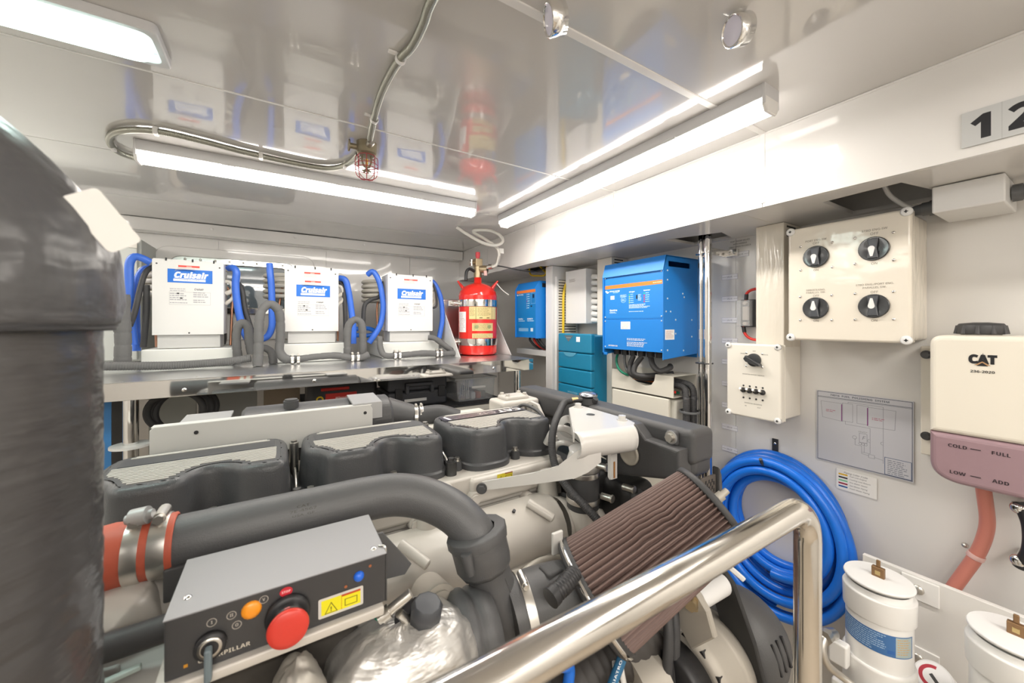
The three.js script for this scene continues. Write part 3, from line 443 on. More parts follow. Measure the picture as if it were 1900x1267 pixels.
{
  // --- white distribution box with plugs, yellow cable, teal charger
  const t = thing('distribution_box', 'white rectangular box with pale cable plugs along its side', 'junction box', [1.56, 1.4, -1.74]);
  part(t, 'body', box(1.5, WX - 0.002, 1.402, 1.722, -1.815, -1.632, 0.004), M.purewhite);
  for (let i = 0; i < 8; i++) { const y = 1.415 + i * 0.036, p = part(t, 'plug', rod([1.555, y + 0.008, -1.632], [1.555, y + 0.004, -1.585], 0.016, 0.013, 16), M.pvcWhite); part(p, 'plug_lead', hose([[1.555, y + 0.004, -1.585], [1.56, y - 0.004, -1.56], [1.6, y - 0.01, -1.548]], 0.005), M.pvcWhite); }
  part(t, 'print', onX(1.4994, -1.78, -1.715, 1.65, 1.672), print(128, 44, (k) => fauxLines(k, 2, 4, 120, 4, 10, '#b0aaa8', 3), { clear: true }));
  single('cable', 'yellow cable from the soffit down past the slotted duct', 'cable', hose([[1.5, SOFF + 0.03, -2.08], [1.52, 1.735, -2.02], [1.545, 1.712, -1.95], [1.547, 1.7, -1.835], [1.535, 1.69, -1.818], [1.49, 1.6, -1.816], [1.487, 1.4, -1.819], [1.487, 0.8, -1.819]], 0.0075), M.yellow);
  single('cable', 'yellow cable hanging under the soffit cut-out', 'cable', hose([[1.45, SOFF + 0.03, -2.14], [1.45, 1.735, -2.12], [1.46, 1.72, -2.05], [1.47, 1.722, -1.98], [1.46, SOFF + 0.03, -1.95]], 0.006), M.yellow);
  const c = thing('battery_charger', 'teal blue battery charger stacked in curved steps under the white box', 'battery charger', [1.5, 0.9, -1.6]);
  part(c, 'side_shell', box(1.4, 1.625, 0.9, 1.34, -1.728, -1.468, 0.012), M.teal);
  const bands = [[1.243, 1.347], [1.153, 1.24], [1.063, 1.15], [0.9, 1.06]];
  for (const [a, b] of bands) part(c, 'front_band', box(1.378, 1.41, a, b, -1.734, -1.461, 0.008, 3), M.teal);
  part(c, 'handle_recess', slab('x', [[-1.69, 1.2415], [-1.57, 1.2415], [-1.6, 1.222], [-1.63, 1.217], [-1.66, 1.222]], 1.376, 1.379, 0), M.tealLight);
  part(c, 'display', onX(1.3774, -1.68, -1.6, 1.3, 1.336), print(128, 64, (k, w, h) => { k.fillStyle = '#5a6a72'; k.beginPath(); k.moveTo(0, 0); k.lineTo(w, 0); k.lineTo(w * 0.5, h); k.fill(); k.fillStyle = '#ddd'; for (let i = 0; i < 5; i++) { k.beginPath(); k.arc(40 + i * 12, 22, 3, 0, 7); k.fill(); } }, { clear: true }));
  part(c, 'sticker', onX(1.3774, -1.575, -1.545, 1.303, 1.33), print(32, 32, (k, w, h) => { k.fillStyle = '#e8f0f4'; k.fillRect(0, 0, w, h); }));
  part(c, 'print', onX(1.3774, -1.65, -1.53, 1.0, 1.03), print(256, 64, (k, w, h) => { txt(k, 'battery charger', 8, 16, 26, '#8fc4dd', 'left', 'bold', 0.9); txt(k, '24/100', 150, 46, 26, '#8fc4dd', 'left', 'bold', 0.9); }, { clear: true }));
}
{
  // --- small wall labels, printed instructions
  const lm = print(256, 80, (k, w, h) => { k.fillStyle = '#eeedf0'; k.fillRect(0, 0, w, h); k.strokeStyle = '#b9b6c2'; k.lineWidth = 4; k.strokeRect(2, 2, w - 4, h - 4); k.fillStyle = '#8c8a94'; k.fillRect(10, 38, 60, 4); k.fillRect(190, 38, 60, 4); txt(k, 'VALVE', 128, 40, 34, '#8c8a94', 'center', ''); });
  const ys = [1.689, 1.6, 1.507, 1.416, 1.329, 1.239, 1.145, 1.053, 0.961, 0.867], say = ['topmost', 'second', 'third', 'fourth', 'fifth', 'sixth', 'seventh', 'eighth', 'second lowest', 'lowest'];
  ys.forEach((y, i) => { const z = i ? -0.885 : -0.841; single('wall_label', `${say[i]} of the small printed labels in a column beside the steel pole`, 'label', box(WX - 0.0024, WX - 0.0006, y - 0.011, y + 0.011, z - 0.033, z + 0.033, 0), lm, 'labels in a column beside the pole'); });
  single('wall_notice', 'three lines of small print on the wall under the soffit, beside the pole bracket', 'notice', onX(WX - 0.0016, -0.89, -0.79, 1.715, 1.752), print(256, 96, (k) => { txt(k, 'PORT SHOW VALVES', 120, 16, 22, '#777', 'center', ''); txt(k, 'WITH HANDLE', 120, 46, 22, '#777', 'center', ''); txt(k, 'ONLY OPEN TO CHECK', 120, 76, 22, '#777', 'center', ''); }, { clear: true }));
  // --- fuse holder
  const f = thing('fuse_holder', 'clear fuse holder with red wire loops beside the cream column', 'fuse holder', [1.6, 1.39, -0.8]);
  part(f, 'base', box(1.598, WX - 0.002, 1.388, 1.498, -0.826, -0.772, 0.003), M.black);
  part(f, 'fuse', [box(1.585, 1.597, 1.415, 1.47, -0.812, -0.79, 0.003), ...[1.402, 1.483].map((y) => rod([1.597, y, -0.801], [1.58, y, -0.801], 0.007))], M.fuseTan);
  part(f, 'clear_cover', [box(1.572, 1.574, 1.392, 1.494, -0.826, -0.779, 0), box(1.572, 1.598, 1.392, 1.494, -0.827, -0.8255, 0), box(1.572, 1.598, 1.392, 1.494, -0.7795, -0.778, 0)], M.clear);
  part(f, 'wire', hose([[1.602, 1.497, -0.805], [1.6, 1.52, -0.803], [1.6, 1.535, -0.785], [1.603, 1.54, -0.75], [1.605, 1.54, -0.725]], 0.0055), M.redPlain, 'red upper wire');
  part(f, 'wire', hose([[1.602, 1.389, -0.815], [1.6, 1.362, -0.809], [1.6, 1.343, -0.79], [1.603, 1.336, -0.76], [1.605, 1.336, -0.725]], 0.0055), M.redPlain, 'red lower wire');
  for (const [y, d] of [[1.498, 1], [1.388, -1]]) part(f, 'heat_shrink', rod([1.602, y, d > 0 ? -0.805 : -0.815], [1.601, y + d * 0.022, d > 0 ? -0.803 : -0.811], 0.0072), M.black);
  single('junction_box', 'white junction box with cable glands under the soffit at far right', 'junction box', box(1.45, 1.625, 1.688, 1.756, -0.268, -0.15, 0.004), M.purewhite).name = 'ceiling_junction_box';
  for (const [k, z, d] of [[0, -0.27, -1], [1, -0.148, 1]]) { const g = thing('cable_gland', `dark grey cable gland at the ${k ? 'near' : 'far'} end of the white junction box`, 'cable gland', [1.53, 1.72, z]); const q = (a) => [1.53, 1.72, z + d * a]; part(g, 'nut', hex(q(0), q(0.016), 0.021), M.pvcGrey); part(g, 'body', rod(q(0.016), q(0.03), 0.018), M.pvcGrey); part(g, 'cap', rod(q(0.03), q(0.05), 0.016, 0.012), M.pvcGrey); if (k === 0) part(g, 'lead', hose([q(0.03), [1.53, 1.73, -0.32], [1.51, 1.745, -0.34], [1.49, 1.775, -0.36], [1.47, 1.82, -0.37]], 0.006), M.pvcWhite); }
}
{
  // --- diagram plaque, colour key
  const pl = thing('diagram_plaque', 'rectangular plaque with a fuel system diagram, screwed to the right wall', 'plaque', [1.627, 0.925, -0.457]);
  part(pl, 'plate', box(1.6255, WX - 0.001, 0.922, 1.166, -0.578, -0.337, 0.001), M.plaque);
  part(pl, 'diagram', onX(1.6248, -0.578, -0.337, 0.922, 1.166), print(1000, 1012, (k, w, h) => {
    k.fillStyle = '#c4c5cb'; k.fillRect(0, 0, w, h); k.strokeStyle = '#4a4e5c'; k.lineWidth = 6; k.strokeRect(12, 12, w - 24, h - 24); k.strokeRect(12, 12, w - 24, 70); k.lineWidth = 3; k.strokeRect(12, 94, w - 24, h - 112);
    txt(k, '74016  FUEL  POLISHING  SYSTEM', w * 0.47, 48, 36, '#5a5d68', 'center', 'bold', 1.1);
    k.strokeStyle = '#85868e'; k.lineWidth = 4; const L = (...p) => { k.beginPath(); p.forEach(([a, b], i) => i ? k.lineTo(a, b) : k.moveTo(a, b)); k.stroke(); };
    L([50, 150], [300, 150], [300, 400], [70, 380], [50, 150]); k.strokeRect(300, 140, 110, 250); k.strokeRect(455, 140, 115, 250); L([570, 150], [840, 150], [830, 400], [570, 410]); L([360, 120], [720, 120], [720, 860]); L([360, 120], [360, 140]); L([330, 395], [330, 430], [590, 430], [590, 770], [510, 770]);
    k.strokeStyle = '#7c3f78'; k.lineWidth = 10; L([290, 160], [290, 395]); L([565, 160], [565, 400]); k.strokeStyle = '#85868e'; k.lineWidth = 4;
    k.strokeRect(480, 520, 80, 120); txt(k, 'F', 520, 575, 70, '#85868e', 'center', 'italic'); fauxLines(k, 470, 490, 100, 2, 12, '#999', 3); L([435, 600], [435, 690], [505, 690], [505, 790], [580, 800]); k.beginPath(); k.arc(430, 590, 22, 0, 7); k.stroke(); for (let i = 0; i < 3; i++) { k.beginPath(); k.arc(490 + i * 28, 660, 16, 0, 7); k.stroke(); } L([530, 670], [530, 770]); k.strokeRect(575, 780, 60, 44); L([635, 805], [720, 820]); k.beginPath(); k.arc(716, 600, 20, 1.6, 4.6); k.stroke(); k.beginPath(); k.arc(586, 600, 20, 1.6, 4.6); k.stroke();
    fauxLines(k, 110, 260, 120, 2, 20, '#b07888', 5); fauxLines(k, 610, 280, 140, 2, 20, '#b07888', 6); k.strokeStyle = '#4a5878'; k.lineWidth = 6; k.strokeRect(735, 770, 245, 220); fauxLines(k, 760, 796, 200, 8, 24, '#8a8d98', 8); }, { roughness: 0.25 }));
  const ck = thing('colour_key_label', 'pipe colour code label with five coloured bars, below the plaque', 'label', [1.627, 0.835, -0.47]);
  part(ck, 'card', box(1.6265, WX - 0.001, 0.838, 0.905, -0.523, -0.42, 0.0005), M.purewhite);
  part(ck, 'print', onX(1.6258, -0.523, -0.42, 0.838, 0.905), print(512, 332, (k, w, h) => { k.fillStyle = '#eae8e4'; k.fillRect(0, 0, w, h); txt(k, 'Piping Color Code', 250, 34, 38, '#555', 'center', 'italic'); ['#e0b020', '#202028', '#7fc898', '#9c2038', '#205a98'].forEach((c, i) => { k.fillStyle = c; k.fillRect(30, 62 + i * 50, 120, 24); }); ['Fuel Line Engine', 'Cooling Line Return', 'Fire Water Sewer', 'Sea Water Piping', 'Fresh Water Piping'].forEach((s, i) => txt(k, s, 172, 76 + i * 50, 30, '#555', 'left', 'italic')); }));
}
{
  // --- coolant bottle
  const t = thing('coolant_bottle', 'translucent white coolant bottle with black cap and pink coolant, at right edge', 'coolant bottle', [1.51, 1.005, -0.13]);
  const z0 = -0.266, z1 = 0.02, y0 = 1.006, y1 = 1.372, yl = 1.128, R = 0.026;
  const rr = (a0, a1, b0, b1, r) => roundRect(a0, a1, b0, b1, r);
  const up = new THREE.Shape(); up.moveTo(z0, yl); up.lineTo(z1, yl); up.lineTo(z1, y1 - R); up.quadraticCurveTo(z1, y1, z1 - R, y1); up.lineTo(z0 + R, y1); up.quadraticCurveTo(z0, y1, z0, y1 - R); up.lineTo(z0, yl);
  const lo = new THREE.Shape(); lo.moveTo(z0, yl); lo.lineTo(z0, y0 + 0.05); lo.quadraticCurveTo(z0, y0 + 0.004, z0 + 0.05, y0); lo.lineTo(z1 - 0.05, y0); lo.quadraticCurveTo(z1, y0 + 0.004, z1, y0 + 0.05); lo.lineTo(z1, yl); lo.lineTo(z0, yl);
  part(t, 'bottle', slab('x', up, 1.415, 1.6, 0.012, [], 4), M.hdpe);
  part(t, 'filled_part', slab('x', lo, 1.415, 1.6, 0.012, [], 4), M.coolant, 'lower part showing pink coolant');
  const cap = part(t, 'cap', turned([[0.034, 0], [0.041, 0.002], [0.041, 0.02], [0.036, 0.027], [0.012, 0.03], [0, 0.03]], [1.5, y1 + 0.002, -0.193], [1.5, 3, -0.193], 40), M.rubber);
  for (let i = 0; i < 10; i++) { const a = i / 10 * 6.283; part(cap, 'grip_rib', rod([1.5 + 0.041 * Math.cos(a), y1 + 0.003, -0.193 + 0.041 * Math.sin(a)], [1.5 + 0.038 * Math.cos(a), y1 + 0.024, -0.193 + 0.038 * Math.sin(a)], 0.005, 0.004, 8), M.rubber); }
  part(t, 'neck', rod([1.5, y1 - 0.006, -0.193], [1.5, y1 + 0.004, -0.193], 0.033), M.hdpe);
  part(t, 'print', onX(1.4143, -0.25, -0.11, 1.02, 1.35), print(560, 1320, (k, w, h) => { k.clearRect(0, 0, w, h); const px = (z) => (z + 0.25) / 0.14 * w, py = (y) => (1.35 - y) / 0.33 * h;
    txt(k, 'CAT', px(-0.18), py(1.316), 108, '#17181c', 'center', 'bold', 0.86); k.save(); k.translate(px(-0.18), py(1.316)); k.scale(0.86, 1); k.strokeStyle = '#17181c'; k.lineWidth = 11; k.textAlign = 'center'; k.textBaseline = 'middle'; k.font = 'bold 108px sans-serif'; k.strokeText('CAT', 0, 0); k.restore(); k.fillStyle = '#b08a60'; k.beginPath(); k.moveTo(px(-0.1925), py(1.302)); k.lineTo(px(-0.18), py(1.3115)); k.lineTo(px(-0.1675), py(1.302)); k.fill(); k.fillStyle = '#17181c'; k.beginPath(); k.moveTo(px(-0.189), py(1.3005)); k.lineTo(px(-0.18), py(1.3085)); k.lineTo(px(-0.171), py(1.3005)); k.fill();
    txt(k, '236-2020', px(-0.18), py(1.287), 34, '#17181c', 'center', 'bold', 1.05);
    txt(k, 'COLD', px(-0.2185), py(1.1), 44, '#241a22', 'center', 'bold', 1.1); txt(k, 'FULL', px(-0.153), py(1.1), 44, '#241a22', 'center', 'bold', 1.1); txt(k, 'LOW', px(-0.2185), py(1.035), 44, '#241a22', 'center', 'bold', 1.1); txt(k, 'ADD', px(-0.153), py(1.035), 44, '#241a22', 'center', 'bold', 1.1);
    k.fillStyle = '#241a22'; for (const y of [1.1, 1.035]) k.fillRect(px(-0.198), py(y) - 4, 64, 8); }, { clear: true, roughness: 0.5 }));
  part(t, 'mounting_flange', box(1.6, WX - 0.002, 1.02, 1.335, -0.318, 0.06, 0.003), M.hdpe);
  for (const y of [1.311, 1.075]) part(t, 'mounting_bolt', bolt([1.6, y, -0.306], [-1, 0, 0], 0.009, 0.008), M.darkBolt);
  part(t, 'outlet', [rod([1.56, y0 + 0.01, -0.199], [1.56, y0 - 0.03, -0.199], 0.015), clampBand([1.56, y0 - 0.02, -0.199], [0, 1, 0], 0.0165, 0.012, 2.6)], M.darkBolt);
  single('coolant_hose', 'translucent red hose hanging from the coolant bottle', 'hose', hose([[1.56, 0.995, -0.199], [1.575, 0.94, -0.196], [1.59, 0.88, -0.194], [1.595, 0.83, -0.2], [1.595, 0.775, -0.214], [1.59, 0.72, -0.234], [1.58, 0.66, -0.256], [1.57, 0.58, -0.28]], 0.0145, 60, 16), M.pinkHose);
  const cl = thing('hose_clip', 'pale clip with screw holding the red hose to the wall', 'clip', [1.6, 0.775, -0.214]); part(cl, 'band', turned([[0.0147, 0], [0.017, 0], [0.017, 0.012], [0.0147, 0.012]], [1.595, 0.782, -0.212], [1.595 , 0.4, -0.34], 24), M.pinkClip); part(cl, 'screw', dome([1.618, 0.787, -0.236], [-1, 0, 0], 0.007, 0.008), M.zinc);
  const hd = thing('grab_handle', 'black and steel pull handle on the wall at right edge', 'handle', [1.56, 0.8, -0.14]);
  for (const y of [0.815, 0.946]) part(hd, 'post', [rod([WX - 0.002, y, -0.14], [1.555, y, -0.14], 0.009), dome([1.555, y, -0.14], [-1, 0, 0], 0.016, 0.012)], M.chrome);
  part(hd, 'grip', hose([[1.56, 0.8, -0.14], [1.55, 0.85, -0.125], [1.55, 0.91, -0.125], [1.56, 0.96, -0.14]], 0.013), M.black);
}
{
  // --- coiled blue hose on its hook
  const t = thing('wall_hook', 'dark metal hook above the coiled blue hose', 'hook', [1.61, 0.88, -0.71]);
  part(t, 'plate', box(1.624, WX - 0.002, 0.87, 0.958, -0.721, -0.7, 0.001), M.darkBolt); part(t, 'arm', hose([[1.622, 0.89, -0.711], [1.58, 0.872, -0.711], [1.535, 0.876, -0.711], [1.515, 0.9, -0.711]], 0.006), M.darkBolt); part(t, 'screw', dome([1.624, 0.94, -0.7105], [-1, 0, 0], 0.005, 0.003), M.chrome);
  const r = rng(5), pts = [], lay = [[0, 0], [0, 1], [0, 2], [1, 2], [1, 1], [1, 0], [2, 0], [2, 1], [2, 2]].map(([l, j], i) => ({ x: 1.608 - 0.0335 * l, top: 0.9 - 0.034 * j - 0.006 * l, bot: 0.335 + 0.078 * j + 0.03 * (r() - 0.5), rz: 0.226 - 0.036 * j + 0.008 * (r() - 0.5), cz: -0.695 + 0.014 * (r() - 0.5) + 0.006 * l })), loops = lay.length - 1;
  for (let i = 0; i <= loops * 28; i++) { const k = Math.min(Math.floor(i / 28), loops - 1), f = i / 28 - k, w = THREE.MathUtils.smoothstep(f, 0.45, 1), A = lay[k], B = lay[k + 1], q = (n) => A[n] + (B[n] - A[n]) * w, a = f * 2 * Math.PI + Math.PI, cy = (q('top') + q('bot')) / 2;
    pts.push([q('x'), cy + (q('top') - q('bot')) / 2 * Math.cos(a), q('cz') + q('rz') * Math.sin(a)]); }
  single('coiled_hose', 'bright blue water hose coiled on a wall hook, right of the engine', 'hose', new THREE.TubeGeometry(curve(pts), loops * 64, 0.0162, 14), M.blueHose);
}
function filterHousing(label, cx, cz, g) {
  const t = thing('filter_housing', label, 'filter', [cx, 0.3, cz], g), R = 0.062, ax = (y) => [cx, y, cz], up = [cx, 5, cz];
  part(t, 'tube', turned([[0, 0], [R, 0], [R, 0.44], [0, 0.44]], ax(0.3), up, 48), M.pvcWhite);
  part(t, 'lower_sleeve', turned([[R, 0], [R + 0.006, 0.002], [R + 0.006, 0.272], [R + 0.004, 0.278], [R, 0.278]], ax(0.3), up, 48), M.pvcWhite);
  part(t, 'upper_sleeve', turned([[R, 0], [R + 0.005, 0.004], [R + 0.006, 0.054], [R + 0.004, 0.058], [R - 0.002, 0.058], [R - 0.002, 0.07], [R - 0.004, 0.07]], ax(0.685), up, 48), M.pvcWhite);
  part(t, 'lid', turned([[0, 0], [R + 0.002, 0], [R + 0.004, 0.004], [R + 0.002, 0.009], [0, 0.0095]], ax(0.762), up, 48), M.purewhite);
  const l = part(t, 'latch', [box(cx - 0.006, cx + 0.006, 0.77, 0.795, cz - 0.012, cz + 0.012, 0.002), box(cx - 0.003, cx + 0.003, 0.795, 0.812, cz - 0.004, cz + 0.004, 0.002)], M.bronzeLatch); part(l, 'latch_eye', box(cx - 0.0075, cx + 0.0075, 0.777, 0.787, cz - 0.005, cz + 0.005, 0.001), M.brass);
  return t;
}
{
  const t = filterHousing('white cylindrical filter housing with blue printed label, beside the handrail post', 1.27, -0.325);
  const c = new THREE.CylinderGeometry(0.0626, 0.0626, 0.05, 40, 1, true, 3.6, 2.5).translate(1.27, 0.645, -0.325);
  part(t, 'printed_label', c, print(1024, 200, (k, w, h) => { k.fillStyle = '#3f6fa8'; k.fillRect(0, 0, w, h); fauxLines(k, 20, 14, w * 0.62, 9, 20, '#9fbcd8', 4); k.fillStyle = '#a9b8b8'; k.fillRect(w * 0.74, 8, w * 0.24, h - 16); k.fillStyle = '#2d62a8'; k.fillRect(w * 0.64, 140, 90, 34); fauxLines(k, w * 0.76, 24, w * 0.2, 7, 22, '#c9a878', 9); }));
  filterHousing('white cylindrical filter housing cut off by the right edge of the picture', 1.27, -0.118);
  const base = thing('filter_rail', 'white bracket rail between filter housing and grey metal pipe', 'bracket', [1.2, 0.5, -0.36]);
  part(base, 'clip', box(1.19, 1.215, 0.545, 0.6, -0.4, -0.362, 0.005), M.pvcWhite); part(base, 'clip', box(1.185, 1.21, 0.48, 0.51, -0.392, -0.35, 0.005), M.pvcWhite);
  single('metal_pipe', 'thin grey metal pipe bending beside the filter housing', 'pipe', hose([[1.21, 0.61, -0.392], [1.17, 0.628, -0.392], [1.145, 0.625, -0.392], [1.13, 0.6, -0.39], [1.135, 0.57, -0.38], [1.165, 0.54, -0.355], [1.195, 0.5, -0.28], [1.2, 0.44, -0.15]], 0.0085, 60, 14), M.zinc).name = 'metal_pipe';
  const el = thing('pipe_elbow', 'cast elbow at the top of the thin grey pipe', 'pipe fitting', [1.165, 0.61, -0.392]); part(el, 'body', rod([1.155, 0.628, -0.392], [1.2, 0.612, -0.392], 0.015, 0.013), M.zinc); part(el, 'nut', hex([1.14, 0.628, -0.392], [1.158, 0.628, -0.392], 0.018), M.zinc);
  const p = thing('mounting_panel', 'low white panel with bolts standing behind the white filter housings', 'panel', [1.5, 0, 0.1]);
  part(p, 'sheet', box(1.5, 1.515, 0.0, 0.705, -0.42, 0.9, 0.002), M.wallWhite);
  for (const y of [0.67, 0.482]) { part(p, 'backing_pad', box(1.494, 1.5, y - 0.03, y + 0.03, -0.335, -0.262, 0.002), M.satinWhite); part(p, 'bolt', dome([1.494, y, -0.302], [-1, 0, 0], 0.013, 0.008), M.zinc); }
  const g = thing('round_gauge', 'round dial with red ring low between the two white filter housings', 'gauge', [1.4, 0.5, -0.25]);
  part(g, 'body', rod([1.42, 0.49, -0.25], [1.395, 0.515, -0.255], 0.036, 0.036, 32), M.purewhite);
  const face = new THREE.CircleGeometry(0.033, 32); const q = new THREE.Quaternion().setFromUnitVectors(V(0, 0, 1), V(-0.7, 0.7, -0.14).normalize()); face.applyQuaternion(q).translate(1.3945, 0.5155, -0.2551);
  part(g, 'dial', face, print(128, 128, (k) => { k.fillStyle = '#eee'; k.fillRect(0, 0, 128, 128); k.strokeStyle = '#b01830'; k.lineWidth = 14; k.beginPath(); k.arc(64, 64, 44, 2.2, 5.6); k.stroke(); k.fillStyle = '#333'; k.fillRect(56, 50, 14, 40); }));
}
// ---------- far wall: hatch, cabinet, shelf with the cooling units ----------
{
  const w = structure('window_1', [-0.22, 1.45, FZ]);
  part(w, 'surround_panel', slab('z', roundRect(-0.61, 0.2, 1.3, 1.85, 0.08), FZ, FZ + 0.012, 0.004), M.gelcoat);
  part(w, 'frame', slab('z', roundRect(-0.54, 0.08, 1.46, 1.795, 0.06), FZ + 0.012, FZ + 0.03, 0.004, [roundRect(-0.5, 0.04, 1.5, 1.757, 0.04)]), M.steel);
  part(w, 'pane', slab('z', roundRect(-0.5, 0.04, 1.5, 1.757, 0.04), FZ + 0.013, FZ + 0.018, 0), M.windowGlass);
  for (let i = 0; i < 8; i++) part(w, 'frame_bolt', dome([-0.47 + i * 0.069, 1.777, FZ + 0.03], [0, 0, 1], 0.007, 0.005), M.zinc);
  const c = thing('wall_cabinet', 'pale grey cabinet on the far wall at left, partly behind the wrapped exhaust', 'cabinet', [-0.8, 1.21, -2.75]);
  part(c, 'body', box(-1.1, -0.6, 1.21, 1.83, FZ + 0.004, -2.62, 0.006), M.cabinetGrey); part(c, 'door', box(-1.09, -0.612, 1.22, 1.82, -2.62, -2.602, 0.004), M.cabinetGrey);
  for (const [x, y] of [[-0.63, 1.8], [-0.63, 1.3]]) part(c, 'hinge', box(x - 0.012, x + 0.018, y - 0.02, y + 0.02, -2.604, -2.598, 0.001), M.zinc);
}
const SY = 1.205, SZ = -1.75;
{
  const t = thing('steel_shelf', 'long polished steel shelf carrying the white units and the fire extinguisher', 'shelf', [0.1, 1.14, -2.2]);
  part(t, 'front_lip', box(-1.4, 1.214, 1.143, SY, SZ - 0.004, SZ, 0.0015), M.mirrorSteel);
  part(t, 'end_lip', box(1.21, 1.214, 1.143, SY, -2.6, SZ - 0.004, 0), M.mirrorSteel);
  part(t, 'top_plate', box(-1.4, 1.214, SY - 0.002, SY + 0.0006, -2.75, SZ, 0), M.brushed);
  part(t, 'underside_frame', [box(-1.4, 1.2, 1.16, SY - 0.003, -2.0, -1.96, 0), box(-1.4, 1.2, 1.16, SY - 0.003, -2.5, -2.46, 0)], M.greybeige);
  for (let i = 0; i < 9; i++) part(t, 'top_screw', dome([-0.46 + i * 0.2, SY, SZ - 0.04], [0, 1, 0], 0.005, 0.002), M.zinc);
  for (const x of [-0.29, 0.12, 0.96]) part(t, 'lip_screw', dome([x, 1.166, SZ], [0, 0, 1], 0.0075, 0.004), M.steel);
  for (const [x, z] of [[-0.447, -1.83], [1.185, -1.87]]) { const l = part(t, 'leg', rod([x, 0, z], [x, 1.16, z], 0.021, 0.021, 24), M.chrome); part(l, 'flange', rod([x, 0.97, z], [x, 0.978, z], 0.055, 0.055, 28), M.satinWhite); }
}
const logo = print(512, 200, (k, w, h) => { k.fillStyle = '#0a6bd0'; k.beginPath(); k.roundRect(0, 0, w, h, 14); k.fill(); txt(k, 'Cruisair', w * 0.5, 84, 112, '#ffffff', 'center', 'italic bold', 0.9); k.save(); k.translate(w * 0.5, 84); k.scale(0.9, 1); k.strokeStyle = '#fff'; k.lineWidth = 9; k.textAlign = 'center'; k.textBaseline = 'middle'; k.font = 'italic bold 112px sans-serif'; k.strokeText('Cruisair', 0, 0); k.restore(); k.fillStyle = '#fff'; k.fillRect(64, 144, 366, 32); k.fillRect(70, 132, 360, 4); fauxLines(k, 110, 152, 270, 1, 16, '#88a0b8', 3); }, { roughness: 0.3 });
const notice = print(512, 80, (k, w, h) => { k.fillStyle = '#e24a3e'; k.fillRect(60, 6, 390, 22); txt(k, 'WARNING', w / 2, 18, 20, '#f8d0c8', 'center'); fauxLines(k, 50, 38, 410, 3, 14, '#d8c4c4', 8); }, { clear: true });
const rating = print(512, 220, (k, w, h) => { txt(k, 'Cruisair', 300, 24, 34, '#334', 'left', 'italic bold', 0.9); fauxLines(k, 10, 20, 200, 2, 22, '#b8b8bd', 5); for (const [x, y, ww, n] of [[10, 76, 230, 4], [290, 60, 200, 3], [290, 150, 190, 2]]) fauxLines(k, x, y, ww, n, 24, '#a9a9b0', x + y); k.fillStyle = '#222'; k.fillRect(92, 72, 30, 16); k.fillRect(130, 128, 30, 14); fauxLines(k, 10, 186, 230, 1, 20, '#a9a9b0', 17); k.strokeStyle = '#ccc'; k.strokeRect(4, 62, 500, 150); }, { clear: true });
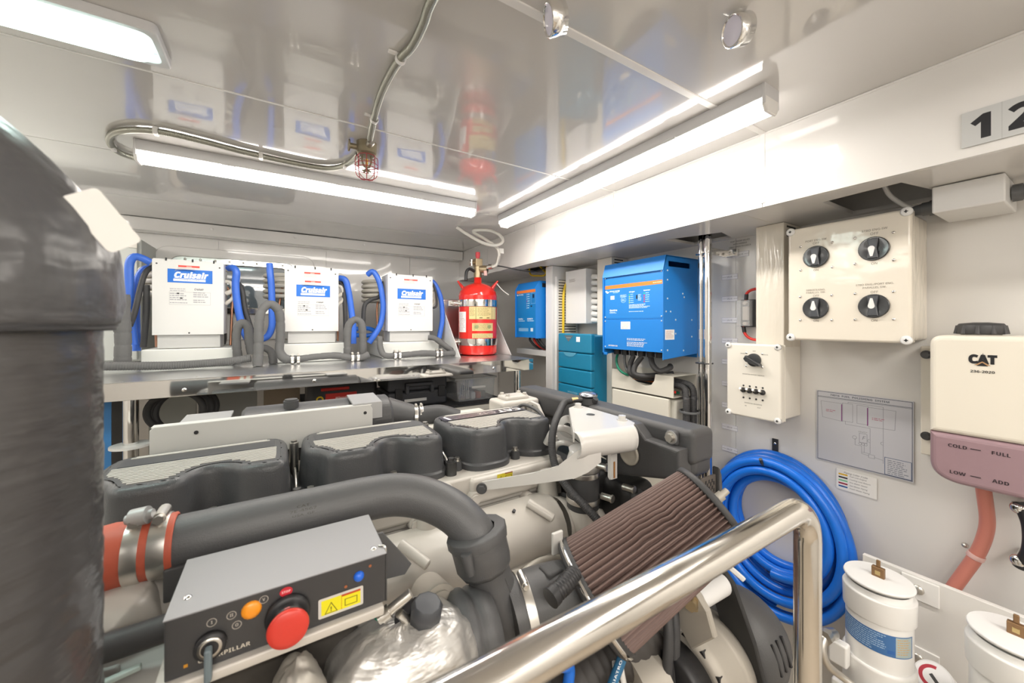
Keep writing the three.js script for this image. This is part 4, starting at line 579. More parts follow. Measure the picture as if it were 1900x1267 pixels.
function coolingUnit(label, x0, x1, y0, y1, two, logoY) {
  const z = -2.2, t = thing('cooling_unit', label, 'cooling unit', [(x0 + x1) / 2, SY, -2.35]), w = x1 - x0, cx = (x0 + x1) / 2;
  part(t, 'control_box', [box(x0, x1, y0, y1, -2.36, z, 0.002)], M.unitWhite);
  part(t, 'box_cover', [box(x0 - 0.002, x1 + 0.002, y0 - 0.002, y1 - 0.004, z - 0.001, z + 0.0015, 0.0008), box(x0 - 0.002, x0, y0, y1 - 0.004, z - 0.05, z, 0), box(x1, x1 + 0.002, y0, y1 - 0.004, z - 0.05, z, 0)], M.unitWhite);
  part(t, 'lower_skirt', box(x0 + 0.012, x1 - 0.012, y0 - 0.062, y0 - 0.002, -2.36, z - 0.012, 0.002), M.skirtGrey);
  part(t, 'drain_pan', box(x0 - 0.035, x1 + 0.04, SY + 0.002, y0 - 0.064, -2.62, z + 0.01, 0.006), M.panWhite);
  part(t, 'logo_plate', onZ(z + 0.0022, cx - 0.3 * w, cx + 0.34 * w, logoY, logoY + 0.06), logo);
  part(t, 'warning_print', onZ(z + 0.0022, cx - 0.2 * w, cx + 0.2 * w, y1 - 0.052, y1 - 0.022), notice);
  if (two) part(t, 'warning_print', onZ(z + 0.0022, cx - 0.19 * w, cx + 0.21 * w, y1 - 0.095, y1 - 0.066), notice);
  part(t, 'rating_print', onZ(z + 0.0022, cx - 0.28 * w, cx + 0.32 * w, logoY - 0.1, logoY - 0.018), rating);
  for (const [a, b] of [[x0 + 0.013, y1 - 0.022], [x1 - 0.013, y1 - 0.026], [cx, y0 + 0.006]]) part(t, 'screw', dome([a, b, z + 0.0015], [0, 0, 1], 0.0035, 0.002), M.darkBolt);
  for (const a of [0.18, 0.55, 0.86]) part(t, 'clip', box(x0 + a * w - 0.003, x0 + a * w + 0.003, y1 - 0.008, y1 + 0.005, z - 0.002, z + 0.003, 0), M.black);
  // compressor and coil behind the box
  part(t, 'compressor', [turned([[0, 0], [0.085, 0], [0.09, 0.03], [0.09, 0.2], [0.07, 0.25], [0, 0.265]], [cx + 0.02, y0 - 0.06, -2.47], [cx + 0.02, 5, -2.47], 28)], M.black);
  part(t, 'condenser_coil', Array.from({ length: 5 }, (_, i) => new THREE.TorusGeometry(0.1, 0.011, 10, 28).rotateX(Math.PI / 2).translate(x0 + 0.01, y1 - 0.03 - i * 0.028, -2.44)), M.coilCream);
  part(t, 'copper_lines', [hose([[x1 + 0.015, y0 - 0.06, -2.34], [x1 + 0.018, y0 + 0.1, -2.36], [x1 + 0.012, y0 + 0.2, -2.38], [x1 - 0.04, y0 + 0.28, -2.4]], 0.006), hose([[x0 - 0.02, y0 - 0.06, -2.36], [x0 - 0.025, y0 + 0.12, -2.37], [x0 - 0.01, y0 + 0.24, -2.38]], 0.006)], M.copper);
  part(t, 'wiring_bundle', [hose([[x1 - 0.01, y1 - 0.02, -2.3], [x1 + 0.03, y1 - 0.025, -2.29], [x1 + 0.05, y1 - 0.06, -2.28], [x1 + 0.03, y1 - 0.12, -2.27], [x1 + 0.002, y1 - 0.14, -2.27]], 0.011), hose([[x1 - 0.01, y1 - 0.08, -2.27], [x1 + 0.025, y1 - 0.09, -2.265], [x1 + 0.035, y1 - 0.15, -2.265], [x1 + 0.002, y1 - 0.19, -2.27]], 0.009)], M.coilCream);
}
coolingUnit('white cooling unit with blue logo plate, nearest the wrapped exhaust at left', -0.469, -0.226, 1.354, 1.685, false, 1.583);
coolingUnit('middle white cooling unit, with two red warning prints above the blue logo plate', 0.021, 0.263, 1.364, 1.69, true, 1.54);
coolingUnit('white cooling unit with blue logo plate, next to the fire extinguisher', 0.523, 0.784, 1.36, 1.686, false, 1.545);
{
  const H = (name, label, pts, r, m, rib) => single(name, label, 'hose', rib ? ribbed(pts, r, r * 0.1, 0.008, 14) : name === 'insulated_hose' ? lumpy(pts, r, Math.round(Math.abs(pts[0][0]) * 1000)) : hose(pts, r, 0, 14), m);
  H('drain_hose', 'black hose beside the blue one right of the leftmost cooling unit', [[-0.19, 1.62, -2.32], [-0.162, 1.57, -2.29], [-0.15, 1.48, -2.285], [-0.125, 1.38, -2.28], [-0.1, 1.3, -2.28]], 0.012, M.rubber);
  H('insulated_hose', 'short grey insulated stub right of the tall arched hose', [[-0.12, 1.275, -2.2], [-0.075, 1.285, -2.19], [-0.042, 1.27, -2.18], [-0.03, 1.235, -2.17], [-0.03, SY + 0.003, -2.17]], 0.0175, M.hoseGrey);
  H('water_hose', 'pale blue hose arching at the left side of the leftmost cooling unit', [[-0.49, 1.672, -2.27], [-0.515, 1.688, -2.262], [-0.54, 1.692, -2.26], [-0.556, 1.657, -2.26], [-0.555, 1.554, -2.26], [-0.552, 1.456, -2.26], [-0.546, 1.365, -2.26], [-0.54, 1.31, -2.26]], 0.0155, M.paleBlueHose);
  H('water_hose', 'short blue hose behind the arching one, left of the leftmost cooling unit', [[-0.5, 1.655, -2.32], [-0.522, 1.645, -2.315], [-0.54, 1.598, -2.31], [-0.548, 1.498, -2.31], [-0.545, 1.28, -2.31]], 0.0145, M.paleBlueHose);
  H('drain_hose', 'black hose curving at the left edge of the leftmost cooling unit', [[-0.475, 1.665, -2.29], [-0.5, 1.63, -2.25], [-0.515, 1.56, -2.235], [-0.53, 1.45, -2.22], [-0.545, 1.39, -2.215]], 0.0105, M.rubber);
  H('drain_hose', 'black hose standing beside the leftmost white control box', [[-0.497, 1.57, -2.24], [-0.497, 1.456, -2.236], [-0.502, 1.365, -2.236], [-0.51, 1.3, -2.25]], 0.0115, M.rubber);
  H('insulated_hose', 'thick taped grey hose at the left end of the shelf', [[-0.548, 1.52, -2.14], [-0.548, 1.457, -2.14], [-0.548, 1.402, -2.14], [-0.545, 1.336, -2.14], [-0.546, 1.275, -2.14], [-0.546, 1.235, -2.14]], 0.026, M.hoseGrey);
  H('corrugated_hose', 'grey corrugated hose lying along the shelf before the leftmost cooling unit', [[-0.6, 1.235, -2.1], [-0.533, 1.232, -2.1], [-0.45, 1.228, -2.1], [-0.37, 1.226, -2.1], [-0.25, 1.23, -2.1], [-0.17, 1.236, -2.1], [-0.115, 1.244, -2.1]], 0.0175, M.hoseGrey, true);
  H('water_hose', 'blue hose descending right of the leftmost cooling unit', [[-0.215, 1.67, -2.3], [-0.195, 1.672, -2.27], [-0.181, 1.65, -2.26], [-0.184, 1.585, -2.26], [-0.176, 1.489, -2.26], [-0.163, 1.413, -2.26], [-0.145, 1.347, -2.26], [-0.12, 1.3, -2.26]], 0.016, M.paleBlueHose);
  H('water_hose', 'blue hose descending left of the middle cooling unit', [[-0.046, 1.705, -2.27], [-0.042, 1.647, -2.26], [-0.037, 1.574, -2.26], [-0.035, 1.465, -2.26], [-0.036, 1.386, -2.26], [-0.057, 1.335, -2.26], [-0.105, 1.318, -2.26]], 0.0155, M.paleBlueHose);
  H('insulated_hose', 'grey insulated hose bent in a tall arch between the first two cooling units', [[-0.088, SY + 0.003, -2.08], [-0.084, 1.3, -2.085], [-0.083, 1.4, -2.09], [-0.073, 1.46, -2.1], [-0.045, 1.492, -2.105], [-0.014, 1.475, -2.11], [0, 1.426, -2.115], [0, 1.33, -2.12], [-0.002, 1.27, -2.12], [0.02, 1.234, -2.118], [0.065, 1.228, -2.11]], 0.0195, M.hoseGrey);
  H('insulated_hose', 'short grey insulated hose in a hook right of the leftmost cooling unit', [[-0.165, SY + 0.02, -2.16], [-0.172, 1.3, -2.16], [-0.17, 1.37, -2.16], [-0.152, 1.405, -2.16], [-0.13, 1.385, -2.16], [-0.124, 1.32, -2.16], [-0.115, 1.26, -2.16]], 0.0175, M.hoseGrey);
  H('insulated_hose', 'grey hose with two steel clamps lying before the middle cooling unit', [[0.066, 1.228, -2.11], [0.15, 1.238, -2.1], [0.238, 1.24, -2.1], [0.314, 1.226, -2.1], [0.364, 1.226, -2.1], [0.4, 1.24, -2.1]], 0.0165, M.hoseGrey);
  for (const [x, w2] of [[0.05, 'leftmost'], [0.075, 'second'], [0.318, 'third'], [0.345, 'rightmost']]) single('hose_clamp', `${w2} of four steel hose clamps on the grey hose before the middle cooling unit`, 'clamp', clampBand([x, x < 0.2 ? 1.228 : 1.2255, x < 0.2 ? -2.108 : -2.1], [1, 0, 0], 0.0205, 0.012, 1.2), M.clampSteel, 'clamps before the middle unit');
  H('insulated_hose', 'grey insulated hose in a hook right of the middle cooling unit', [[0.3, SY + 0.02, -2.13], [0.299, 1.3, -2.13], [0.3, 1.365, -2.13], [0.312, 1.405, -2.13], [0.341, 1.423, -2.13], [0.368, 1.4, -2.13], [0.375, 1.323, -2.13], [0.375, 1.25, -2.135], [0.376, 1.212, -2.15]], 0.0185, M.hoseGrey);
  H('water_hose', 'blue hose descending right of the middle cooling unit', [[0.278, 1.655, -2.28], [0.307, 1.641, -2.26], [0.324, 1.576, -2.26], [0.338, 1.472, -2.26], [0.346, 1.391, -2.255], [0.346, 1.29, -2.25]], 0.0165, M.paleBlueHose);
  H('drain_hose', 'black hose beside the blue one right of the middle cooling unit', [[0.27, 1.66, -2.3], [0.295, 1.6, -2.27], [0.305, 1.5, -2.265], [0.308, 1.4, -2.265], [0.31, 1.3, -2.265]], 0.012, M.rubber);
  H('water_hose', 'blue hose bowed out left of the cooling unit by the extinguisher', [[0.43, 1.685, -2.29], [0.448, 1.7, -2.27], [0.463, 1.692, -2.262], [0.488, 1.637, -2.255], [0.503, 1.553, -2.25], [0.506, 1.475, -2.25], [0.487, 1.384, -2.25], [0.429, 1.292, -2.25]], 0.0155, M.paleBlueHose);
  H('water_hose', 'coiled blue hose low behind the hook-shaped grey hoses', [[0.34, 1.36, -2.42], [0.4, 1.372, -2.42], [0.46, 1.372, -2.42], [0.5, 1.35, -2.42], [0.46, 1.33, -2.42], [0.36, 1.335, -2.42]], 0.013, M.blueHose);
  H('drain_hose', 'black hose with an S bend left of the cooling unit by the extinguisher', [[0.556, 1.668, -2.37], [0.525, 1.642, -2.32], [0.5, 1.565, -2.3], [0.449, 1.541, -2.3], [0.415, 1.506, -2.3], [0.408, 1.419, -2.3], [0.408, 1.3, -2.3]], 0.0115, M.rubber);
  H('insulated_hose', 'grey hose with clamps lying before the cooling unit by the extinguisher', [[0.465, 1.33, -2.15], [0.467, 1.265, -2.13], [0.49, 1.228, -2.11], [0.577, 1.228, -2.1], [0.688, 1.234, -2.1], [0.791, 1.226, -2.1], [0.885, 1.226, -2.1]], 0.0165, M.hoseGrey);
  for (const [x, w2] of [[0.535, 'leftmost'], [0.56, 'second'], [0.775, 'third'], [0.8, 'rightmost']]) single('hose_clamp', `${w2} of four steel hose clamps on the grey hose beside the extinguisher`, 'clamp', clampBand([x, 1.228, -2.1], [1, 0, 0], 0.0205, 0.012, 1.2), M.clampSteel, 'clamps beside the extinguisher');
  H('insulated_hose', 'grey insulated hose sloping down right of the unit by the extinguisher', [[0.745, 1.32, -2.165], [0.775, 1.318, -2.155], [0.806, 1.298, -2.145], [0.85, 1.262, -2.135], [0.885, 1.236, -2.13]], 0.0165, M.hoseGrey);
  H('water_hose', 'blue hose bowed out right of the cooling unit by the extinguisher', [[0.79, 1.668, -2.29], [0.812, 1.66, -2.265], [0.838, 1.62, -2.26], [0.861, 1.549, -2.255], [0.869, 1.434, -2.255], [0.848, 1.31, -2.255]], 0.0155, M.paleBlueHose);
  H('power_cord', 'black cord looping right of the cooling unit by the extinguisher', [[0.789, 1.665, -2.24], [0.812, 1.62, -2.235], [0.824, 1.56, -2.235], [0.822, 1.51, -2.235], [0.789, 1.495, -2.24]], 0.0065, M.rubber);
}
{
  // --- fire extinguisher in its bracket
  const cx = 1.075, cz = -2.17, ax = (y) => [cx, y, cz], up = [cx, 9, cz], R = 0.122;
  const b = thing('extinguisher_bracket', 'steel bracket with triangular side plates around the red extinguisher', 'bracket', [cx, SY, -2.33]);
  part(b, 'back_plate', box(0.89, 1.235, SY + 0.001, 1.56, -2.345, -2.34, 0), M.brushed);
  for (const x of [0.888, 1.233]) part(b, 'side_plate', slab('x', [[-2.34, SY + 0.001], [-2.02, SY + 0.001], [-2.34, 1.56]], x, x + 0.003, 0), M.unitWhite);
  for (const y of [1.508, 1.268]) { const s = part(b, 'strap', turned([[R + 0.0015, 0], [R + 0.0035, 0], [R + 0.0035, 0.042], [R + 0.0015, 0.042]], ax(y), up, 56), M.steel); part(s, 'strap_bolt', [rod([0.9, y + 0.021, -2.2], [0.955, y + 0.021, -2.2], 0.011), hex([0.915, y + 0.021, -2.2], [0.93, y + 0.021, -2.2], 0.017), box(0.89, 0.97, y + 0.004, y + 0.038, -2.215, -2.205, 0.001)], M.zinc); }
  const t = thing('fire_extinguisher', 'large red fire extinguisher cylinder with brass valve, strapped on the shelf', 'fire extinguisher', ax(SY + 0.001));
  part(t, 'cylinder', turned([[0, 0.004], [R - 0.012, 0.004], [R - 0.003, 0.01], [R, 0.025], [R, 0.365], [R + 0.002, 0.37], [R, 0.376], [R - 0.006, 0.4], [R - 0.03, 0.43], [0.05, 0.45], [0.026, 0.455], [0.024, 0.49], [0, 0.49]], ax(SY), up, 64), M.red);
  for (const a of [-1, 1]) part(t, 'lifting_ear', rod([cx + a * 0.09 * 0.85, SY + 0.42, cz + 0.05 * a], [cx + a * 0.112, SY + 0.47, cz + 0.062 * a], 0.013, 0.005, 10), M.red);
  const v = part(t, 'valve', [rod(ax(SY + 0.49), ax(SY + 0.56), 0.026, 0.024), box(cx - 0.024, cx + 0.024, SY + 0.56, SY + 0.61, cz - 0.022, cz + 0.022, 0.004), rod([cx + 0.01, SY + 0.545, cz + 0.01], [cx + 0.045, SY + 0.54, cz + 0.045], 0.023, 0.026, 20), rod([cx - 0.02, SY + 0.585, cz], [cx - 0.05, SY + 0.58, cz + 0.012], 0.011)], M.brassDull);
  part(v, 'port_hole', rod([cx + 0.044, SY + 0.54, cz + 0.044], [cx + 0.0462, SY + 0.54, cz + 0.0462], 0.013), M.black); part(v, 'release_knob', [rod([cx - 0.05, SY + 0.56, cz + 0.012], [cx - 0.05, SY + 0.6, cz + 0.012], 0.008), rod([cx - 0.062, SY + 0.578, cz + 0.014], [cx - 0.068, SY + 0.578, cz + 0.014], 0.018)], M.zinc);
  part(t, 'red_cap', [rod(ax(SY + 0.61), ax(SY + 0.628), 0.012), rod(ax(SY + 0.626), ax(SY + 0.652), 0.0155, 0.014)], M.redCap);
  part(t, 'pull_tag', rod([cx + 0.03, SY + 0.5, cz + 0.05], [cx + 0.028, SY + 0.53, cz + 0.05], 0.011), M.pinkClip);
  part(t, 'gauge_tube', hose([[cx - 0.025, SY + 0.53, cz], [cx - 0.06, SY + 0.54, cz + 0.01], [cx - 0.085, SY + 0.52, cz + 0.015], [cx - 0.092, SY + 0.465, cz + 0.02]], 0.01), M.black);
  const face = Math.atan2(0 - cx, 0 - cz);  // towards the room
  const lab = (name, y0, y1, a0, a1, m, r = R + 0.0012) => part(t, name, new THREE.CylinderGeometry(r, r, y1 - y0, 24, 1, true, face + a0, a1 - a0).translate(cx, (y0 + y1) / 2, cz), m);
  lab('instruction_plate', 1.428, 1.506, -0.45, 1.15, print(512, 200, (k, w, h) => { k.fillStyle = '#d9c58c'; k.fillRect(0, 0, w, h); k.strokeStyle = '#6a5c38'; k.lineWidth = 4; k.strokeRect(2, 2, 110, h - 4); k.strokeRect(120, 2, 270, h - 4); k.strokeRect(398, 2, 110, h - 4); fauxLines(k, 140, 18, 230, 9, 15, '#8f7f54', 2); fauxLines(k, 12, 18, 90, 9, 15, '#8f7f54', 3); k.fillStyle = '#6a5c38'; k.fillRect(170, 168, 50, 16); k.fillRect(290, 168, 50, 16); }));
  lab('instruction_plate', 1.358, 1.405, -0.28, 0.85, print(256, 96, (k, w, h) => { k.fillStyle = '#d2bf88'; k.fillRect(0, 0, w, h); fauxLines(k, 14, 10, 220, 6, 13, '#94845a', 6); k.fillStyle = '#8d9468'; k.beginPath(); k.arc(50, 46, 24, 0, 7); k.arc(200, 46, 24, 0, 7); k.fill(); }));
  lab('instruction_plate', 1.314, 1.342, -0.28, 0.85, print(256, 64, (k, w, h) => { k.fillStyle = '#d2bf88'; k.fillRect(0, 0, w, h); fauxLines(k, 14, 8, 220, 5, 11, '#94845a', 16); }));
  lab('paper_tag', 1.35, 1.475, -1.15, -0.62, print(96, 200, (k, w, h) => { k.fillStyle = '#f2f0ee'; k.fillRect(0, 0, w, h); fauxLines(k, 8, 10, 80, 14, 13, '#b8b4b8', 6); k.strokeStyle = '#e06070'; k.strokeRect(30, 70, 30, 50); }), R + 0.002);
  const tg = single('paper_tie', 'thin white tie hanging from the right ear of the extinguisher', 'tie', hose([[cx + 0.1, SY + 0.45, cz + 0.07], [cx + 0.13, SY + 0.41, cz + 0.09], [cx + 0.165, SY + 0.38, cz + 0.11]], 0.0028), M.purewhite);
  // discharge hose to the ceiling
  single('discharge_hose', 'looped pale hose from the extinguisher valve up to the ceiling', 'hose', hose([[0.9, CEIL - 0.005, -2.1], [0.958, 1.936, -2.07], [1.04, 1.888, -2.03], [1.108, 1.875, -2.0], [1.15, 1.898, -1.985], [1.137, 1.935, -1.99], [1.081, 1.962, -2.01], [1.02, 1.967, -2.05], [0.995, 1.957, -2.07], [1.054, 1.917, -2.04], [1.105, 1.888, -2.03], [1.14, 1.865, -2.03], [1.152, 1.83, -2.03], [1.15, 1.79, -2.04], [1.14, 1.762, -2.06], [cx + 0.035, 1.755, -2.12]], 0.0095, 160, 12), M.paleHose);
  const f = thing('hose_fitting', 'silver elbow fitting on the hose above the extinguisher valve', 'fitting', [1.15, 1.76, -2.04]);
  part(f, 'sleeve', rod([1.152, 1.822, -2.03], [1.149, 1.78, -2.042], 0.0125), M.zinc); part(f, 'nut', hex([1.13, 1.758, -2.075], [1.118, 1.757, -2.095], 0.017), M.zinc); part(f, 'tag', box(1.155, 1.185, 1.838, 1.868, -2.032, -2.03, 0), M.satinWhite);
  single('cable', 'thin dark cable running from extinguisher valve to the soffit cut-out', 'cable', hose([[cx + 0.05, 1.775, cz + 0.05], [1.2, 1.765, -2.08], [1.33, 1.735, -2.0], [1.42, 1.745, -1.98], [1.5, 1.79, -1.95]], 0.0045), M.rubber);
}
{
  // --- things stowed on the lower shelf
  const sh = thing('lower_shelf', 'dark rubber-topped lower shelf under the steel shelf', 'shelf', [0.6, 0.92, -2.3]);
  part(sh, 'board', box(0.1, 1.14, 0.92, 0.948, -2.75, -1.9, 0.002), M.greybeige); part(sh, 'rubber_mat', box(0.1, 1.14, 0.948, 0.955, -2.75, -1.895, 0.002), M.darkmat);
  for (let i = 0; i < 41; i++) part(sh, 'mat_rib', box(0.11 + i * 0.025, 0.125 + i * 0.025, 0.9555, 0.9575, -1.93, -1.9, 0), M.darkmat);
  const tb = thing('tool_case', 'dark grey plastic tool case with moulded handle on the lower shelf', 'tool case', [0.635, 0.955, -2.1]);
  part(tb, 'base_shell', box(0.475, 0.8, 0.957, 1.04, -2.25, -2.0, 0.014), M.toolbox); part(tb, 'lid_shell', box(0.475, 0.8, 1.042, 1.118, -2.25, -2.0, 0.014), M.toolbox);
  part(tb, 'handle', [box(0.56, 0.715, 1.068, 1.088, -2.0, -1.972, 0.006), box(0.56, 0.58, 1.03, 1.085, -2.0, -1.972, 0.006), box(0.695, 0.715, 1.03, 1.085, -2.0, -1.972, 0.006)], M.toolbox);
  for (const x of [0.51, 0.745]) part(tb, 'latch', box(x, x + 0.04, 1.0, 1.06, -2.0, -1.99, 0.003), M.black);
  part(tb, 'label_strip', box(0.56, 0.68, 0.985, 1.0, -2.0, -1.998, 0), M.satinWhite);
  function bin(label, x0, x1, y1, z0, z1) {
    const t = thing('storage_bin', label, 'storage bin', [(x0 + x1) / 2, 0.955, (z0 + z1) / 2]), y0 = 0.957, d = 0.02, wall = (a, b, c, e, f, g) => box(a, b, c, e, f, g, 0);
    part(t, 'tub', [wall(x0 + d, x1 - d, y0, y0 + 0.002, z0 + d, z1 - d), slab('z', [[x0 + d, y0], [x1 - d, y0], [x1, y1], [x0, y1]], z1 - 0.004, z1 - 0.002, 0), slab('z', [[x0 + d, y0], [x1 - d, y0], [x1, y1], [x0, y1]], z0, z0 + 0.002, 0), wall(x0 + 0.008, x0 + 0.01, y0, y1, z0, z1), wall(x1 - 0.01, x1 - 0.008, y0, y1, z0, z1)], M.clear);
    part(t, 'rim', [box(x0 - 0.008, x1 + 0.008, y1 - 0.01, y1, z1 - 0.004, z1 + 0.008, 0.002), box(x0 - 0.008, x1 + 0.008, y1 - 0.01, y1, z0 - 0.008, z0 + 0.002, 0.002), box(x0 - 0.008, x0, y1 - 0.01, y1, z0, z1, 0.002), box(x1, x1 + 0.008, y1 - 0.01, y1, z0, z1, 0.002)], M.clearRim);
    for (let i = 0; i < 5; i++) part(t, 'wall_rib', box(x0 + 0.03 + i * 0.012, x0 + 0.033 + i * 0.012, y0 + 0.03, y1 - 0.012, z1 - 0.003, z1 - 0.0005, 0), M.clearRim);
    const r = rng(7); for (let i = 0; i < 5; i++) part(t, 'packet', box(x0 + 0.04 + i * 0.035, x0 + 0.068 + i * 0.035, y0 + 0.003, y0 + 0.03 + 0.025 * r(), z1 - 0.07, z1 - 0.02 - 0.02 * r(), 0.005), [M.fuseTan, M.coilCream, M.satinWhite, M.silicone, M.pvcGrey][i]);
    part(t, 'front_tag', box(x0 + 0.1, x0 + 0.19, y0 + 0.07, y0 + 0.082, z1 - 0.002, z1, 0), M.satinWhite);
  }
  bin('clear plastic storage bin with small parts, right of the tool case', 0.845, 1.1, 1.09, -2.28, -1.985);
  const bg = thing('tool_bag', 'black and red tool bag lying behind the engine', 'tool bag', [0.24, 0.955, -2.15]);
  part(bg, 'body', box(0.11, 0.44, 0.956, 1.11, -2.28, -2.07, 0.03, 4), M.rubber); part(bg, 'red_panel', box(0.19, 0.335, 1.012, 1.055, -2.075, -2.066, 0.003), M.redPlain); part(bg, 'red_trim', box(0.17, 0.3, 1.068, 1.084, -2.08, -2.064, 0.005), M.redPlain); part(bg, 'buckle', new THREE.TorusGeometry(0.013, 0.004, 10, 20).translate(0.165, 1.03, -2.062), M.yellow);
  part(bg, 'brand_print', onZ(-2.0655, 0.235, 0.3, 1.018, 1.045), print(128, 56, (k) => txt(k, 'Milwaukee', 64, 28, 28, '#f8d8d0', 'center', 'italic bold', 0.9), { clear: true }));
  const torus = single('coiled_cable', 'thick black cable coiled in a ring under the left end of the shelf', 'cable', [0, 1, 2].map((i) => new THREE.TorusGeometry(0.085 + i * 0.006, 0.0125, 12, 48).scale(1, 0.86, 1).rotateY(0.25 * i - 0.1).translate(-0.345 + i * 0.012, 1.062 - i * 0.004, -1.93 - i * 0.03)), M.rubber);
  single('grey_board', 'grey upright board behind the coiled black cable', 'board', [box(-0.33, -0.1, 0.8, 1.1, -2.32, -2.3, 0.002)], M.boardGrey);
  single('grey_board', 'narrow pale board right inside the black cable ring', 'board', [box(-0.5, -0.335, 0.8, 1.14, -2.3, -2.28, 0.002)], M.cabinetGrey);
  single('dark_panel', 'dark upright panel behind the shelf leg at left', 'panel', [box(-0.75, -0.49, 0.4, 1.14, -2.02, -2.0, 0.002)], M.rubber);
  single('blue_strap', 'blue strap hanging beside the shelf leg at left', 'strap', [box(-0.522, -0.503, 0.5, 1.14, -1.86, -1.857, 0), box(-0.527, -0.524, 0.5, 1.14, -1.86, -1.857, 0)], M.strapBlue);
  single('brown_board', 'tan board lying along the far wall under the shelf', 'board', [box(-0.08, 0.1, 0.9, 1.1, -2.6, -2.56, 0.002)], M.boardTan);
}
// ---------- ceiling fittings ----------
{
  const y = CEIL - 0.011;
  const c1 = thing('flexible_conduit', 'braided metal conduit running over the ceiling to the sprinkler head', 'conduit', [0.22, y, -0.8]);
  part(c1, 'sheath', ribbed([[0.25, y, -0.3], [0.236, y, -0.5], [0.229, y, -0.643], [0.233, y, -0.703], [0.232, y, -0.77], [0.222, y, -0.82], [0.216, y, -0.876], [0.214, y, -0.96], [0.218, y, -1.039], [0.228, y, -1.145], [0.236, y - 0.004, -1.222]], 0.0092, 0.0011, 0.0042, 12), M.conduit);
  for (const [x, z] of [[0.222, -0.818], [0.225, -1.1]]) { const c = part(c1, 'clip', turned([[0.0093, 0], [0.0115, 0], [0.0115, 0.009], [0.0093, 0.009]], [x, y, z], [x, y, z - 1], 20), M.satinWhite); part(c, 'clip_foot', box(x - 0.026, x - 0.008, y + 0.006, y + 0.011, z - 0.009, z, 0.001), M.satinWhite); }
  const c2 = thing('flexible_conduit', 'braided metal conduit looping back over the ceiling at left', 'conduit', [-0.1, y, -1.55]);
  part(c2, 'sheath', ribbed([[0.225, y, -1.36], [0.215, y, -1.43], [0.187, y, -1.5], [0.136, y, -1.545], [0.033, y, -1.553], [-0.107, y, -1.54], [-0.202, y, -1.519], [-0.302, y, -1.509], [-0.38, y, -1.543], [-0.43, y, -1.6], [-0.458, y, -1.676], [-0.462, y, -1.744], [-0.445, y, -1.782], [-0.41, y, -1.798], [-0.36, y, -1.79], [-0.28, y, -1.765], [-0.1, y, -1.755], [0.3, y, -1.755], [0.78, y, -1.755]], 0.0092, 0.0011, 0.0042, 12), M.conduit);
  for (const [x, z] of [[0.2, -1.478], [-0.056, -1.546], [-0.315, -1.511], [-0.461, -1.72]]) part(c2, 'clip', box(x - 0.006, x + 0.006, y - 0.0115, y + 0.011, z - 0.013, z + 0.013, 0.003), M.satinWhite);

  const s = thing('sprinkler_head', 'bronze sprinkler head in a red wire guard hanging from the ceiling', 'sprinkler', [0.238, CEIL, -1.28]);
  const cx = 0.238, cz = -1.285, P2 = (a, h, r) => [cx + r * Math.cos(a), h, cz + r * Math.sin(a)];
  const bd = part(s, 'body', [rod([cx, CEIL - 0.001, cz], [cx, CEIL - 0.036, cz], 0.031, 0.03, 28), rod([cx, CEIL - 0.036, cz], [cx, CEIL - 0.042, cz], 0.03, 0.022, 24)], M.bronze);
  part(bd, 'side_port', [rod([cx - 0.028, CEIL - 0.018, cz - 0.004], [cx - 0.05, CEIL - 0.018, cz - 0.006], 0.009), rod([cx - 0.05, CEIL - 0.018, cz - 0.006], [cx - 0.054, CEIL - 0.018, cz - 0.006], 0.018, 0.018, 18)], M.bronze);
  part(bd, 'conduit_nut', hex([cx + 0.004, CEIL - 0.014, cz + 0.052], [cx + 0.002, CEIL - 0.016, cz + 0.03], 0.012), M.zinc);
  part(s, 'frame', [hose([[cx - 0.012, CEIL - 0.04, cz], [cx - 0.014, CEIL - 0.06, cz], [cx - 0.008, CEIL - 0.076, cz], [cx, CEIL - 0.08, cz]], 0.003), hose([[cx + 0.012, CEIL - 0.04, cz], [cx + 0.014, CEIL - 0.06, cz], [cx + 0.008, CEIL - 0.076, cz], [cx, CEIL - 0.08, cz]], 0.003)], M.bronze);
  part(s, 'glass_bulb', rod([cx, CEIL - 0.052, cz], [cx, CEIL - 0.075, cz], 0.0035), M.yellow);
  part(s, 'deflector', [rod([cx, CEIL - 0.08, cz], [cx, CEIL - 0.09, cz], 0.004), ...Array.from({ length: 6 }, (_, i) => { const a = i * 1.047; return rod([cx, CEIL - 0.089, cz], [cx + 0.014 * Math.cos(a), CEIL - 0.091, cz + 0.014 * Math.sin(a)], 0.003, 0.0025, 6); })], M.bronze);
  const wires = [];
  for (let i = 0; i < 8; i++) { const a = i * Math.PI / 4 + 0.2; wires.push(hose([P2(a, CEIL - 0.044, 0.027), P2(a, CEIL - 0.05, 0.0335), P2(a, CEIL - 0.085, 0.034), P2(a, CEIL - 0.108, 0.029), P2(a, CEIL - 0.117, 0.014), P2(a, CEIL - 0.118, 0.001)], 0.0012, 24, 6)); }
  for (const [h, r] of [[0.044, 0.027], [0.072, 0.034], [0.085, 0.034]]) wires.push(new THREE.TorusGeometry(r, 0.0012, 6, 36).rotateX(Math.PI / 2).translate(cx, CEIL - h, cz));
  part(s, 'wire_guard', wires, M.guardRed);
}
